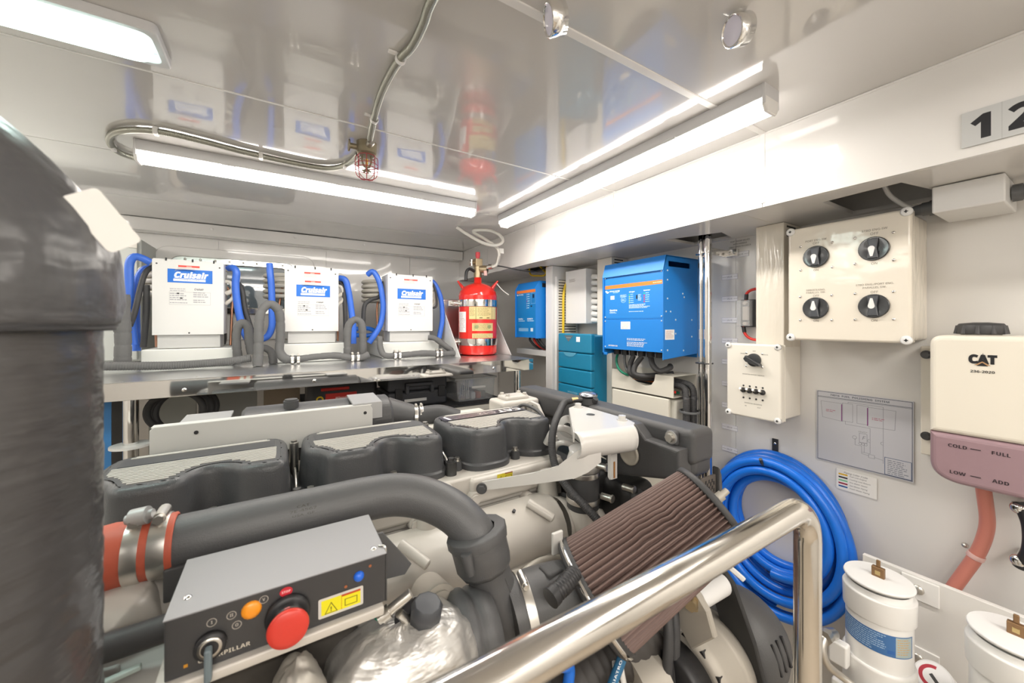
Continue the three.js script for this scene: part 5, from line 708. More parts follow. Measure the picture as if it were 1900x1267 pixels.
function spot(label, x, z, dir) {                              // short chrome drum on a stem
  const t = thing('ceiling_spotlight', label, 'spotlight', [x, CEIL, z]), y = CEIL - 0.03, d = V(...dir).normalize(), q = (k) => [x + d.x * k, y + d.y * k, z + d.z * k];
  part(t, 'stem', rod([x, CEIL, z], [x, y, z], 0.01), M.chrome);
  part(t, 'drum', turned([[0, 0], [0.028, 0], [0.028, 0.028], [0.024, 0.029], [0.024, 0.02], [0, 0.02]], q(-0.016), q(1), 40), M.chrome);
  part(t, 'lens', turned([[0, 0], [0.0242, 0], [0.0242, 0.004], [0, 0.005]], q(0.006), q(1), 32), M.lensWhite);
  part(t, 'thumb_screw', rod([x - d.z * 0.028, y, z + d.x * 0.028], [x - d.z * 0.036, y, z + d.x * 0.036], 0.004), M.chrome);
}
spot('chrome ceiling spotlight near the end of the right strip light', 0.735, -0.385, [-0.86, -0.25, -0.35]);
spot('chrome ceiling spotlight cut off by the top edge of the picture', 0.425, -0.545, [-0.86, -0.25, -0.35]);
{
  const s = thing('number_sign', 'grey sign with the black number 12 on the soffit face, at upper right', 'sign', [FX, 1.779, -0.11]);
  part(s, 'plate', box(FX - 0.003, FX - 0.0008, 1.779, 1.854, -0.188, -0.03, 0.0005), M.signGrey);
  part(s, 'print', onX(FX - 0.0036, -0.188, -0.03, 1.779, 1.854), print(800, 380, (k, w, h) => { k.fillStyle = '#c6c8c8'; k.fillRect(0, 0, w, h); k.strokeStyle = '#b4b6b6'; k.lineWidth = 3; k.strokeRect(270, -5, 2, h + 10); txt(k, '1', 150, h / 2 + 6, 350, '#26272c', 'center', 'bold', 0.85); txt(k, '2', 400, h / 2 + 6, 340, '#26272c', 'center', 'bold', 1); k.strokeStyle = '#26272c'; k.lineWidth = 16; k.textAlign = 'center'; k.textBaseline = 'middle'; k.font = 'bold 340px sans-serif'; k.strokeText('2', 400, h / 2 + 6); k.strokeText('1', 150, h / 2 + 6); }));
}
// ---------- the engine ----------
const engine = thing('marine_diesel_engine', 'large white marine diesel engine with black valve covers, filling the foreground', 'engine', [0.3, 0, -1.0]);
const E = (name, geo, mat, label) => part(engine, name, geo, mat, label);
{
  E('engine_block', [box(-0.75, 0.82, 0.32, 0.87, -1.32, -0.99, 0.02), box(-0.7, 0.8, 0.18, 0.34, -1.25, -1.02, 0.02)], M.enginewhite);
  for (const x of [-0.6, 0.7]) E('mounting_foot', [box(x - 0.06, x + 0.06, 0.0, 0.03, -1.32, -0.98, 0.004), box(x - 0.03, x + 0.03, 0.02, 0.4, -1.2, -1.1, 0.006)], M.enginewhite);
  const hd = E('cylinder_head', [box(-0.76, 0.8, 0.865, 0.962, -1.28, -0.985, 0.008, 3), ...[-0.15, 0.24, 0.63].map((x) => box(x - 0.17, x + 0.17, 0.88, 0.958, -1.0, -0.972, 0.014, 3))], M.enginewhite);
  for (const [x, y] of [[0.47, 0.905], [0.655, 0.862], [0.1, 0.9], [0.3, 0.88]]) part(hd, 'core_plug', [rod([x, y, -0.99], [x, y, -0.962], 0.02, 0.017), rod([x, y, -0.962], [x, y, -0.956], 0.013)], M.enginewhite);
  for (const x of [0.72, 0.33, -0.06]) part(hd, 'lift_boss', turned([[0, 0], [0.036, 0], [0.026, 0.07], [0.022, 0.074], [0.022, 0.09], [0, 0.092]], [x, 0.85, -0.96], [x, 5, -0.96], 24), M.enginewhite);
  // valve covers
  const outline = [[0.0, 0.045], [0.008, 0.02], [0.03, 0.004], [0.07, 0], [0.18, 0], [0.29, 0], [0.325, 0.004], [0.347, 0.025], [0.355, 0.06], [0.356, 0.13], [0.355, 0.2], [0.348, 0.228], [0.325, 0.238], [0.29, 0.236], [0.262, 0.222], [0.243, 0.2], [0.22, 0.186], [0.196, 0.188], [0.18, 0.206], [0.168, 0.235], [0.145, 0.25], [0.1, 0.252], [0.065, 0.248], [0.047, 0.232], [0.038, 0.205], [0.026, 0.185], [0.006, 0.168], [0.0, 0.14], [-0.002, 0.09]];
  const crv = new THREE.CatmullRomCurve3(outline.map(([a, b]) => V(a, 0, b)), true, 'catmullrom', 0.5), ring0 = crv.getSpacedPoints(120).slice(0, 120).map((p) => [p.x, p.z]);
  const offset = (pts, d) => { const n = pts.length; let q = pts.map((p, i) => { const a = pts[(i + n - 1) % n], b = pts[(i + 1) % n], tx = b[0] - a[0], ty = b[1] - a[1], l = Math.hypot(tx, ty); return [p[0] - ty / l * d * -1 * -1, p[1] + tx / l * d]; }); for (let k = 0; k < (d < 0 ? 3 : 1); k++) q = q.map((p, i) => { const a = q[(i + n - 1) % n], b = q[(i + 1) % n]; return [(a[0] + 2 * p[0] + b[0]) / 4, (a[1] + 2 * p[1] + b[1]) / 4]; }); return q; };
  const area = ring0.reduce((s, p, i) => { const q = ring0[(i + 1) % 120]; return s + p[0] * q[1] - q[0] * p[1]; }, 0), sg = area > 0 ? -1 : 1;
  const lv = [[0, -0.017], [-0.0015, -0.012], [-0.005, -0.006], [-0.011, -0.002], [-0.02, 0], [-0.06, 0.0035], [-0.097, 0.007], [-0.1, 0.008], [-0.102, 0.013], [-0.104, 0.0145], [-0.119, 0.0145], [-0.121, 0.013]];
  const rings = lv.map(([h, d]) => ({ h, p: offset(ring0, d * sg) })), N = 120;
  const pos = [], idx = []; rings.forEach(({ h, p }) => p.forEach(([a, b]) => pos.push(a, h, b)));
  for (let r = 0; r + 1 < rings.length; r++) for (let i = 0; i < N; i++) { const a = r * N + i, b = r * N + (i + 1) % N; sg > 0 ? idx.push(a, b, a + N, b, b + N, a + N) : idx.push(a, a + N, b, b, a + N, b + N); }
  const tri = THREE.ShapeUtils.triangulateShape(rings[0].p.map(([a, b]) => new THREE.Vector2(a, b)), []); tri.forEach(([a, b, c]) => { const A = rings[0].p[a], B = rings[0].p[b], C = rings[0].p[c], s = (B[0] - A[0]) * (C[1] - A[1]) - (B[1] - A[1]) * (C[0] - A[0]); s > 0 ? idx.push(a, c, b) : idx.push(a, b, c); });
  const cg = new THREE.BufferGeometry(); cg.setAttribute('position', new THREE.Float32BufferAttribute(pos, 3)); cg.setAttribute('uv', new THREE.Float32BufferAttribute(pos.flatMap((_, i) => i % 3 === 0 ? [pos[i] * 3, pos[i + 2] * 3 + pos[i + 1] * 3] : []), 2)); cg.setIndex(idx); cg.computeVertexNormals();
  const inner = offset(ring0, -0.026 * sg), span = (b) => { const xs = []; for (let i = 0; i < N; i++) { const p = inner[i], q = inner[(i + 1) % N]; if ((p[1] - b) * (q[1] - b) < 0) xs.push(p[0] + (b - p[1]) / (q[1] - p[1]) * (q[0] - p[0])); } return xs.sort((a, c) => a - c); };
  const ribs = []; for (let k = 0; k < 11; k++) { const b = 0.112 + k * 0.0112, s = span(b); for (let i = 0; i + 1 < s.length; i += 2) if (s[i + 1] - s[i] > 0.02) ribs.push(box(s[i], s[i + 1], -0.001, 0.0022, b - 0.0025, b + 0.0025, 0.001, 1)); }
  for (const b of [0.03, 0.0375]) { const s = span(b); ribs.push(box(s[0] + 0.01, s[s.length - 1] - 0.01, -0.001, 0.0022, b - 0.0025, b + 0.0025, 0.001, 1)); }
  const ribGeo = join(ribs), YC = 1.08, ZB = -1.268, X0 = [-0.338, 0.052, 0.442];
  X0.forEach((x0, i) => {
    const c = E('valve_cover', cg.clone().translate(x0, YC, ZB), M.cover);
    part(c, 'top_ribbing', ribGeo.clone().translate(x0, YC, ZB), M.ribWorn);
    for (const [a, b] of [[0.012, 0.212], [0.212, 0.222], [0.012, 0.005], [0.345, 0.003]]) { const p = [x0 + a, YC - 0.082, ZB + b]; const bs = part(c, 'bolt_boss', rod([p[0], YC - 0.12, p[2]], [p[0], YC - 0.092, p[2]], 0.0155, 0.0135, 18), M.cover); part(c, 'bolt', bolt([p[0], YC - 0.092, p[2]], [0, 1, 0], 0.0085, 0.008), M.zinc); }
    if (i === 2) part(c, 'name_plate', label2([x0 + 0.015 + 0.32, YC + 0.0024, ZB + 0.046], [-0.32, 0, 0], [0, 0, 0.053]), print(1024, 180, (k, w, h) => { k.fillStyle = '#3c3a42'; k.fillRect(0, 0, w, h); const r = rng(4); for (let q = 0; q < 900; q++) { k.fillStyle = `rgba(${150 + 60 * r()},${140 + 50 * r()},${140 + 50 * r()},0.35)`; k.fillRect(360 + 600 * r(), h * r(), 6 + 16 * r(), 3 + 6 * r()); } txt(k, 'CAT', 175, h / 2 + 6, 150, '#f4f2ef', 'center', 'bold', 1.15); txt(k, 'C-12', 470, h / 2 + 10, 110, '#b8b0ae', 'center', 'bold', 1); k.fillStyle = '#e8eaf2'; k.beginPath(); k.moveTo(930, 20); k.lineTo(960, 20); k.lineTo(985, h - 20); k.lineTo(955, h - 20); k.fill(); }, { roughness: 0.3 }));
    else part(c, 'flat_panel', box(x0 + 0.03, x0 + 0.325, YC - 0.0005, YC + 0.001, ZB + 0.046, ZB + 0.099, 0.0005), M.coverPanel);
  });
  for (const x of [0.034, 0.424]) { E('hold_down_stud', [rod([x, 0.955, -1.03], [x, 1.0, -1.03], 0.0165, 0.016, 18), bolt([x, 1.0, -1.03], [0, 1, 0], 0.0095, 0.008)], M.darkBolt); E('hold_down_stud', [rod([x, 0.955, -1.262], [x, 1.055, -1.262], 0.012), bolt([x, 1.055, -1.262], [0, 1, 0], 0.0085, 0.007)], M.zinc); E('fuel_pipe', hose([[x, 0.94, -1.24], [x, 1.0, -1.2], [x, 1.01, -1.12], [x, 0.99, -1.06], [x, 0.95, -1.045]], 0.004), M.zinc); }
  // long white plate and intake behind the covers
  const wp = E('heat_shield_plate', [slab('z', [[-0.282, 1.03], [0.258, 1.03], [0.258, 1.122], [0.25, 1.137], [-0.274, 1.137], [-0.282, 1.129]], -1.3, -1.294, 0.001), box(-0.28, 0.256, 1.134, 1.137, -1.325, -1.296, 0.001)], M.plateWhite);
  for (const [x, y] of [[-0.19, 1.112], [0.235, 1.112]]) part(wp, 'hole', rod([x, y, -1.2942], [x, y, -1.2928], 0.005), M.black);
  const im = []; for (let i = 0; i <= 24; i++) { const a = i / 24 * Math.PI; im.push([-1.43 + 0.095 * Math.cos(a), 1.055 + 0.085 * Math.pow(Math.sin(a), 0.8)]); }
  im.reverse(); E('intake_manifold', [slab('x', [[-1.525, 0.98], ...im, [-1.335, 0.98]], -0.1, 0.34, 0.01), slab('x', [[-1.51, 0.98], ...im.map(([a, b]) => [-1.43 + (a + 1.43) * 0.85, b - 0.028]), [-1.35, 0.98]], -0.26, -0.09, 0.012)], M.tankGrey);
  E('intake_outlet', [rod([0.33, 1.07, -1.42], [0.42, 1.052, -1.4], 0.062, 0.046, 24), rod([0.42, 1.052, -1.4], [0.44, 1.05, -1.395], 0.042)], M.tankGrey);
  E('rubber_sleeve', hose([[0.42, 1.052, -1.4], [0.46, 1.05, -1.39], [0.52, 1.052, -1.37], [0.58, 1.03, -1.35]], 0.04, 20, 20), M.rubber); for (const x of [0.432, 0.452]) E('hose_clamp', clampBand([x, 1.051, -1.396], [1, -0.05, 0.2], 0.041, 0.012, 1.4), M.clampSteel);
  E('mounting_strap', [slab('x', [[-1.42, 1.138], [-1.3, 1.136], [-1.3, 1.12], [-1.306, 1.12], [-1.306, 1.13], [-1.42, 1.131]], -0.23, -0.12, 0.001)], M.greyMetal); E('mounting_strap', [slab('x', [[-1.44, 1.15], [-1.3, 1.142], [-1.298, 1.09], [-1.304, 1.09], [-1.306, 1.135], [-1.44, 1.143]], 0.2, 0.29, 0.001)], M.greyMetal);
  E('sensor', [rod([0.03, 1.13, -1.4], [0.03, 1.155, -1.4], 0.022, 0.022, 18), rod([0.03, 1.155, -1.4], [0.03, 1.16, -1.4], 0.018)], M.tankGrey);
  // white thermostat casting behind the third cover
  const th = E('thermostat_housing', [box(0.72, 0.9, 1.02, 1.1, -1.36, -1.25, 0.014, 4), box(0.75, 0.86, 1.095, 1.115, -1.34, -1.265, 0.01, 3)], M.enginewhite);
  for (const [x, z] of [[0.765, -1.325], [0.765, -1.28], [0.845, -1.325], [0.845, -1.28]]) part(th, 'bolt', bolt([x, 1.114, z], [0, 1, 0], 0.008, 0.007), M.enginewhite); part(th, 'recess', box(0.765, 0.815, 1.04, 1.08, -1.251, -1.2485, 0.001), M.greyMetal);
  E('lifting_eye', [slab('x', [[-1.24, 1.05], [-1.1, 0.98], [-1.06, 0.98], [-1.06, 1.0], [-1.13, 1.05], [-1.17, 1.095], [-1.22, 1.1], [-1.25, 1.085]], 0.83, 0.842, 0.002, [circlePath(-1.2, 1.07, 0.016)])], M.enginewhite);
  E('wiring', hose([[0.78, 1.06, -1.25], [0.8, 1.085, -1.23], [0.815, 1.083, -1.18], [0.82, 1.06, -1.12], [0.815, 1.0, -1.08]], 0.006), M.tankGrey);
  E('engine_top_panel', box(0.42, 0.75, 1.0, 1.03, -1.5, -1.3, 0.004), M.greybeige);
}
{
  // expansion tank across the front of the engine
  const t = E('expansion_tank', [box(0.905, 1.005, 1.03, 1.122, -1.43, -0.585, 0.018, 4), box(0.915, 1.005, 0.992, 1.06, -1.0, -0.59, 0.022, 4), slab('x', [[-1.42, 1.1], [-0.604, 1.1], [-0.604, 1.008], [-0.65, 0.988], [-0.83, 0.935], [-0.9, 0.95], [-1.43, 1.02]], 0.92, 1.0, 0.006)], M.tankGrey);
  part(t, 'step', [slab('x', [[-0.83, 1.1], [-0.77, 1.113], [-0.742, 1.11], [-0.705, 1.078], [-0.6, 1.076], [-0.6, 1.003], [-0.65, 0.985], [-0.82, 0.94], [-0.86, 0.965]], 0.868, 0.94, 0.008, [], 3)], M.tankGrey);
  part(t, 'sight_plug', [turned([[0, 0], [0.034, 0], [0.034, 0.006], [0.029, 0.009], [0.027, 0.005], [0.014, 0.005], [0.012, 0.007], [0, 0.007]], [0.868, 1.024, -0.758], [-5, 1.024, -0.758], 32)], M.plugBeige);
  part(t, 'boss', [box(0.893, 0.91, 1.075, 1.115, -0.658, -0.624, 0.008, 3)], M.tankGrey); part(t, 'bolt', bolt([0.893, 1.096, -0.641], [-1, 0, 0], 0.0115, 0.009), M.zinc); part(t, 'boss_pad', rod([0.895, 1.096, -0.641], [0.8925, 1.096, -0.641], 0.018), M.greyMetal);
  const f = E('filler_neck', [rod([0.93, 1.118, -1.0], [0.93, 1.14, -1.0], 0.034, 0.032, 24), rod([0.93, 1.13, -0.97], [0.93, 1.142, -0.962], 0.01), rod([0.9, 1.135, -1.0], [0.86, 1.135, -1.01], 0.008)], M.rubber); part(f, 'pressure_cap', turned([[0, 0], [0.03, 0], [0.033, 0.004], [0.032, 0.012], [0.02, 0.017], [0, 0.018]], [0.93, 1.142, -1.0], [0.93, 5, -1.0], 8), M.steelBlue);
  E('overflow_hose', ribbed([[0.866, 1.135, -1.012], [0.84, 1.128, -1.02], [0.79, 1.11, -0.985], [0.742, 1.085, -0.95], [0.714, 1.046, -0.928], [0.7, 1.0, -0.905], [0.695, 0.965, -0.875], [0.698, 0.93, -0.825], [0.712, 0.9, -0.775], [0.73, 0.86, -0.73], [0.74, 0.8, -0.7]], 0.0118, 0.0012, 0.005, 14), M.rubber); E('brass_fitting', rod([0.862, 1.135, -1.011], [0.885, 1.136, -1.006], 0.0095), M.brass);
  // pressed white bracket
  const A = V(0.638, 0, -0.735), B = V(0.815, 0, -0.7), R0 = 0.034, dir = B.clone().sub(A).normalize(), out = V(-dir.z, 0, dir.x), pos = [], idx = [], n = 16, Rn = 19;
  for (const s of [0, 0.004]) for (let r = 0; r < Rn; r++) { const a = r / (Rn - 1) * 2.85; for (let i = 0; i <= n; i++) { const u = i / n, k = R0 - s, e = Math.max(0, (u - 0.86) / 0.14), sh = 1 - 0.35 * e * e, p = A.clone().lerp(B, u).addScaledVector(out, k * Math.sin(a) * sh); pos.push(p.x, 1.126 - R0 + k * Math.cos(a), p.z); } }
  for (const s of [0, 1]) for (let r = 0; r + 1 < Rn; r++) for (let i = 0; i < n; i++) { const a = s * Rn * (n + 1) + r * (n + 1) + i, b = a + n + 1; s ? idx.push(a, b, a + 1, a + 1, b, b + 1) : idx.push(a, a + 1, b, a + 1, b + 1, b); }
  for (let r = 0; r + 1 < Rn; r++) for (const i of [0, n]) { const a = r * (n + 1) + i, b = a + n + 1, c = Rn * (n + 1) + a, d = c + n + 1; idx.push(a, b, c, b, d, c); } for (let i = 0; i < n; i++) { const a = (Rn - 1) * (n + 1) + i, c = Rn * (n + 1) + a; idx.push(a, a + 1, c, a + 1, c + 1, c); }
  { const c0 = pos.length / 3; pos.push(B.x, 1.126 - R0, B.z); for (let r = 0; r + 1 < Rn; r++) idx.push(c0, r * (n + 1) + n, (r + 1) * (n + 1) + n); }
  const cur = new THREE.BufferGeometry(); cur.setAttribute('position', new THREE.Float32BufferAttribute(pos, 3)); cur.setIndex(idx); cur.computeVertexNormals();
  const br = E('pressed_bracket', [slab('y', [[0.638, -0.735], [0.815, -0.7], [0.838, -0.715], [0.854, -0.755], [0.862, -0.955], [0.845, -0.972], [0.805, -0.955]], 1.121, 1.126, 0), cur, rodBar([0.637, 1.112, -0.737], [0.806, 1.112, -0.955], 0.026, 0.004)], M.bracketWhite);
  part(br, 'bolt', bolt([0.835, 1.126, -0.945], [0, 1, 0], 0.011, 0.01), M.bracketWhite); part(br, 'bolt', bolt([0.832, 1.126, -0.755], [0, 1, 0], 0.011, 0.01), M.bracketWhite); part(br, 'slot_hole', rod([0.8, 1.1255, -0.85], [0.8, 1.1268, -0.85], 0.013), M.darkBolt);
  E('stay_bar', plateStrip([[0.69, -0.697, 1.052, 1.1], [0.655, -0.706, 1.03, 1.1], [0.635, -0.728, 1.012, 1.078], [0.608, -0.765, 0.998, 1.036], [0.57, -0.82, 0.978, 1.008], [0.475, -0.93, 0.942, 0.966]], 0.006), M.bracketWhite);
  E('stay_bolt', bolt([0.47, 0.95, -0.925], [-0.5, 0, 0.8], 0.011, 0.01), M.tankGrey);
  const ou = E('coolant_outlet', [turned([[0, 0], [0.05, 0], [0.047, 0.03], [0.04, 0.05], [0.042, 0.06], [0, 0.06]], [0.765, 0.972, -0.845], [0.765, 5, -0.845], 30)], M.bracketWhite);
  E('rubber_connector', turned([[0.044, 0], [0.047, 0.003], [0.0475, 0.06], [0.047, 0.118], [0.044, 0.122]], [0.765, 0.858, -0.845], [0.765, 5, -0.845], 36), M.rubber);
  for (const y of [0.885, 0.962]) E('hose_clamp', clampBand([0.765, y, -0.845], [0, 1, 0], 0.0478, 0.014, y > 0.9 ? 2.2 : 1.4), M.clampSteel);
  E('white_elbow', [hose([[0.765, 0.868, -0.845], [0.768, 0.82, -0.842], [0.79, 0.77, -0.83], [0.85, 0.72, -0.8], [0.92, 0.68, -0.76]], 0.043, 30, 24), rod([0.83, 0.73, -0.81], [0.845, 0.72, -0.802], 0.052)], M.enginewhite);
  const tab = E('rusty_tab', slab('x', [[-0.742, 1.04], [-0.757, 1.04], [-0.757, 0.975], [-0.75, 0.968], [-0.742, 0.972]], 0.775, 0.8, 0.002), M.bracketWhite); part(tab, 'rust_streak', box(0.783, 0.789, 0.975, 1.02, -0.7415, -0.7405, 0), M.rust);
  for (const p of [[0.79, 0.992, -0.775], [0.716, 0.993, -0.82], [0.808, 0.9, -0.772], [0.876, 0.918, -0.753]]) E('cap_screw', [rod([p[0] - 0.01, p[1], p[2] - 0.03], p, 0.0095, 0.0095, 16), rod(p, [p[0] + 0.001, p[1], p[2] + 0.004], 0.012, 0.011, 16)], M.zinc);
  E('front_pulley', [turned([[0.012, 0], [0.036, 0], [0.038, 0.004], [0.036, 0.01], [0.014, 0.012]], [0.83, 1.055, -0.985], [-4, 1.3, 1.2], 30)], M.bracketWhite); E('breather_pipe', [hose([[0.76, 1.0, -1.02], [0.77, 1.05, -0.99], [0.79, 1.06, -0.95], [0.82, 1.03, -0.91], [0.85, 0.99, -0.88]], 0.011), hose([[0.77, 0.96, -1.0], [0.77, 1.01, -0.97], [0.79, 1.015, -0.93], [0.81, 0.98, -0.9]], 0.009)], M.bracketWhite);
  // dark timing front behind
  E('front_gear_case', [box(0.8, 0.98, 0.3, 0.93, -1.25, -0.86, 0.02), box(0.86, 0.99, 0.55, 0.92, -0.9, -0.76, 0.03, 3)], M.blackIron);
  for (const [x, y, z, r] of [[0.92, 0.86, -0.78, 0.05], [0.97, 0.74, -0.72, 0.06], [0.96, 0.88, -0.7, 0.035]]) E('idler_pulley', turned([[0, 0], [r, 0], [r, 0.008], [r * 0.85, 0.014], [r * 0.85, 0.026], [r, 0.032], [r, 0.04], [r * 0.5, 0.042], [0, 0.038]], [x, y, z], [x - 1, y, z], 32), M.tankGrey);
  E('drive_belt', [rodBar([0.91, 0.9, -0.8], [0.96, 0.66, -0.68], 0.004, 0.03), rodBar([0.9, 0.88, -0.74], [0.95, 0.7, -0.62], 0.004, 0.03)], M.rubber);
  // slotted guard
  const gd = E('belt_guard', [box(0.925, 0.995, 0.78, 0.999, -0.582, -0.575, 0.002)], M.guardBrown); part(gd, 'guard_rim', slab('z', [[0.99, 1.02], [1.003, 1.0], [1.008, 0.95], [1.008, 0.78], [0.99, 0.78]], -0.584, -0.565, 0.003), M.tankGrey);
  for (let r = 0; r < 5; r++) for (let c = 0; c < 7; c++) part(gd, 'guard_slot', box(0.936 + c * 0.0072, 0.9405 + c * 0.0072, 0.9 + r * 0.0185 + (c % 2) * 0.008, 0.909 + r * 0.0185 + (c % 2) * 0.008, -0.5755, -0.574, 0), M.black);
  E('brass_drain_fitting', [rod([0.905, 0.93, -0.56], [0.945, 0.957, -0.545], 0.0125, 0.0115, 16), hex([0.945, 0.957, -0.545], [0.957, 0.965, -0.54], 0.0135), rod([0.957, 0.965, -0.54], [0.972, 0.975, -0.535], 0.008)], M.castGrey);
}
function plateStrip(list, th) {                               // upright strip of sheet: [x, z, lower edge, upper edge]...
  const pos = [], idx = [], n = list.length;
  list.forEach(([x, z, a, b], i) => { const p = list[Math.max(0, i - 1)], q = list[Math.min(n - 1, i + 1)], dx = q[0] - p[0], dz = q[1] - p[1], l = Math.hypot(dx, dz), nx = -dz / l * th / 2, nz = dx / l * th / 2; pos.push(x + nx, a, z + nz, x + nx, b, z + nz, x - nx, b, z - nz, x - nx, a, z - nz); });
  for (let i = 0; i + 1 < n; i++) for (let c = 0; c < 4; c++) { const a = i * 4 + c, b = i * 4 + (c + 1) % 4; idx.push(a, b, a + 4, b, b + 4, a + 4); }
  idx.push(0, 2, 1, 0, 3, 2); const e = (n - 1) * 4; idx.push(e, e + 1, e + 2, e, e + 2, e + 3);
  const g = new THREE.BufferGeometry(); g.setAttribute('position', new THREE.Float32BufferAttribute(pos, 3)); g.setIndex(idx); return toCreasedNormals(g.toNonIndexed(), 0.6);
}
function rodBar(a, b, h, th) {                                // flat bar from a to b, height h, thickness th
  const A = V(...a), B = V(...b), L = A.distanceTo(B), g = new RoundedBoxGeometry(th, L, h, 2, Math.min(th, h) * 0.3).translate(0, L / 2, 0), d = B.clone().sub(A).normalize();
  const side = d.clone().cross(UPV).normalize(), up = side.clone().cross(d).normalize();
  return g.applyMatrix4(new THREE.Matrix4().makeBasis(side, d, up)).translate(...a);
}
{
  // exhaust manifold along the near side
  const mp = []; for (let i = 0; i <= 20; i++) { const a = i / 20 * Math.PI; mp.push([-0.905 + 0.066 * Math.sin(a * 1) , 0.735 + 0.13 * (i / 20)]); }
  const prof = [[-0.96, 0.73], [-0.87, 0.73], [-0.852, 0.742], [-0.846, 0.765], [-0.842, 0.79], [-0.85, 0.82], [-0.868, 0.848], [-0.895, 0.868], [-0.925, 0.876], [-0.96, 0.876]];
  const m = E('exhaust_manifold', [toCreasedNormals(slab('x', prof, -0.5, 0.71, 0.006, [], 2), 0.95), box(-0.5, 0.71, 0.744, 0.756, -0.96, -0.841, 0.003), turned([[0, 0], [0.05, 0], [0.064, 0.012], [0.069, 0.03], [0.069, 0.04]], [0.755, 0.803, -0.905], [0.4, 0.803, -0.905], 28)], M.enginewhite);
  for (const x of [0.1, 0.4]) part(m, 'flange', box(x - 0.06, x + 0.06, 0.79, 0.885, -0.985, -0.93, 0.012, 3), M.enginewhite);
  for (const [x, z] of [[0.635, -0.87], [0.265, -0.855], [-0.1, -0.87]]) part(m, 'locating_stud', [rod([x - 0.025, 0.885, z - 0.035], [x + 0.02, 0.853, z + 0.022], 0.0125, 0.0115, 16), dome([x + 0.02, 0.853, z + 0.022], [0.5, -0.35, 0.6], 0.0115, 0.004)], M.enginewhite);
  part(m, 'gasket_ring', turned([[0.06, 0], [0.072, 0], [0.072, 0.006], [0.06, 0.006]], [0.752, 0.803, -0.905], [5, 0.803, -0.905], 32), M.rubber);
  E('end_elbow', [turned([[0, 0], [0.066, 0], [0.066, 0.03], [0.058, 0.05], [0, 0.052]], [0.757, 0.803, -0.905], [5, 0.803, -0.905], 30), hose([[0.79, 0.8, -0.905], [0.83, 0.79, -0.89], [0.86, 0.75, -0.87], [0.865, 0.68, -0.86]], 0.05, 24, 20)], M.enginewhite);
  for (const x of [0.45, 0.56]) part(m, 'tapped_hole', rod([x, 0.87, -0.905], [x, 0.8775, -0.9], 0.0045), M.black);
  E('lower_pipes', [hose([[0.42, 0.72, -0.85], [0.46, 0.735, -0.81], [0.5, 0.77, -0.79], [0.58, 0.78, -0.8], [0.7, 0.74, -0.82]], 0.011), hose([[0.48, 0.68, -0.83], [0.52, 0.72, -0.79], [0.6, 0.74, -0.79], [0.72, 0.69, -0.8]], 0.009)], M.castGrey);
  E('lower_castings', [box(-0.45, 0.78, 0.45, 0.71, -0.98, -0.9, 0.03, 3), box(0.28, 0.62, 0.4, 0.66, -0.92, -0.8, 0.04, 3)], M.darkIron);
  // rear gasket ring of the turbine, seen between blanket and manifold
  E('turbine_flange', [rod([0.26, 0.845, -0.76], [0.262, 0.86, -0.69], 0.036, 0.036, 28), rod([0.262, 0.86, -0.69], [0.2625, 0.861, -0.685], 0.026, 0.026, 28)], M.castGrey);
  // charge-air pipe
  const cp = E('charge_air_pipe', hose([[-0.165, 1.048, -0.8], [-0.05, 1.049, -0.8], [0.06, 1.049, -0.8], [0.15, 1.049, -0.8], [0.21, 1.045, -0.795], [0.265, 1.03, -0.775], [0.31, 1.005, -0.745], [0.338, 0.975, -0.715], [0.348, 0.955, -0.702]], 0.0415, 80, 32), M.ductGrey);
  part(cp, 'embossed_text', new THREE.CylinderGeometry(0.0417, 0.0417, 0.1, 16, 1, true, -0.35, 0.75).rotateZ(-Math.PI / 2).rotateX(-0.55).translate(0.035, 1.049, -0.8), print(200, 300, (k) => { k.translate(0, 300); k.rotate(-Math.PI / 2); txt(k, 'CAT', 150, 50, 36, '#3a372f', 'center', ''); txt(k, '7E-4567', 150, 96, 36, '#3a372f', 'center', ''); txt(k, 'USA  GF', 150, 142, 30, '#3a372f', 'center', ''); }, { clear: true }));
  part(cp, 'rest_pad', box(-0.15, -0.115, 0.98, 1.03, -0.775, -0.755, 0.003), M.ductGrey);
  const collarAxis = V(0.2, -1, 0.15).normalize(), cc = V(0.349, 0.955, -0.701), at = (k) => cc.clone().addScaledVector(collarAxis, k).toArray();
  const cl = E('duct_collar', [turned([[0.04, 0], [0.06, 0], [0.063, 0.003], [0.063, 0.02], [0.058, 0.024], [0.057, 0.07], [0.052, 0.08], [0.04, 0.082]], at(-0.022), at(1), 12)], M.ductGrey);
  part(cl, 'lug', rod(at(-0.02).map((v, i) => v + [-0.045, -0.01, 0.048][i]), at(0.02).map((v, i) => v + [-0.045, -0.01, 0.048][i]), 0.011, 0.008, 12), M.ductGrey);
  const dd = V(0.36, -1, 0.22).normalize(), c0 = V(...at(0.045)), du = (k) => c0.clone().addScaledVector(dd, k).toArray(); E('compressor_inlet_duct', [turned([[0.045, 0], [0.043, 0.05], [0.037, 0.14], [0.034, 0.28]], du(0), du(2), 32), rodBar(du(0.02).map((v, i) => v + [0.018, 0, 0.036][i]), du(0.24).map((v, i) => v + [0.016, 0, 0.03][i]), 0.008, 0.014)], M.ductGrey);
  E('compressor_housing', turned([[0.02, 0], [0.07, 0], [0.086, 0.008], [0.09, 0.022], [0.09, 0.03], [0.082, 0.036], [0.085, 0.042], [0.09, 0.05], [0.085, 0.075], [0.06, 0.085], [0, 0.085]], [0.265, 0.8, -0.655], [1.2, 0.72, -0.62], 48), M.ductGrey);
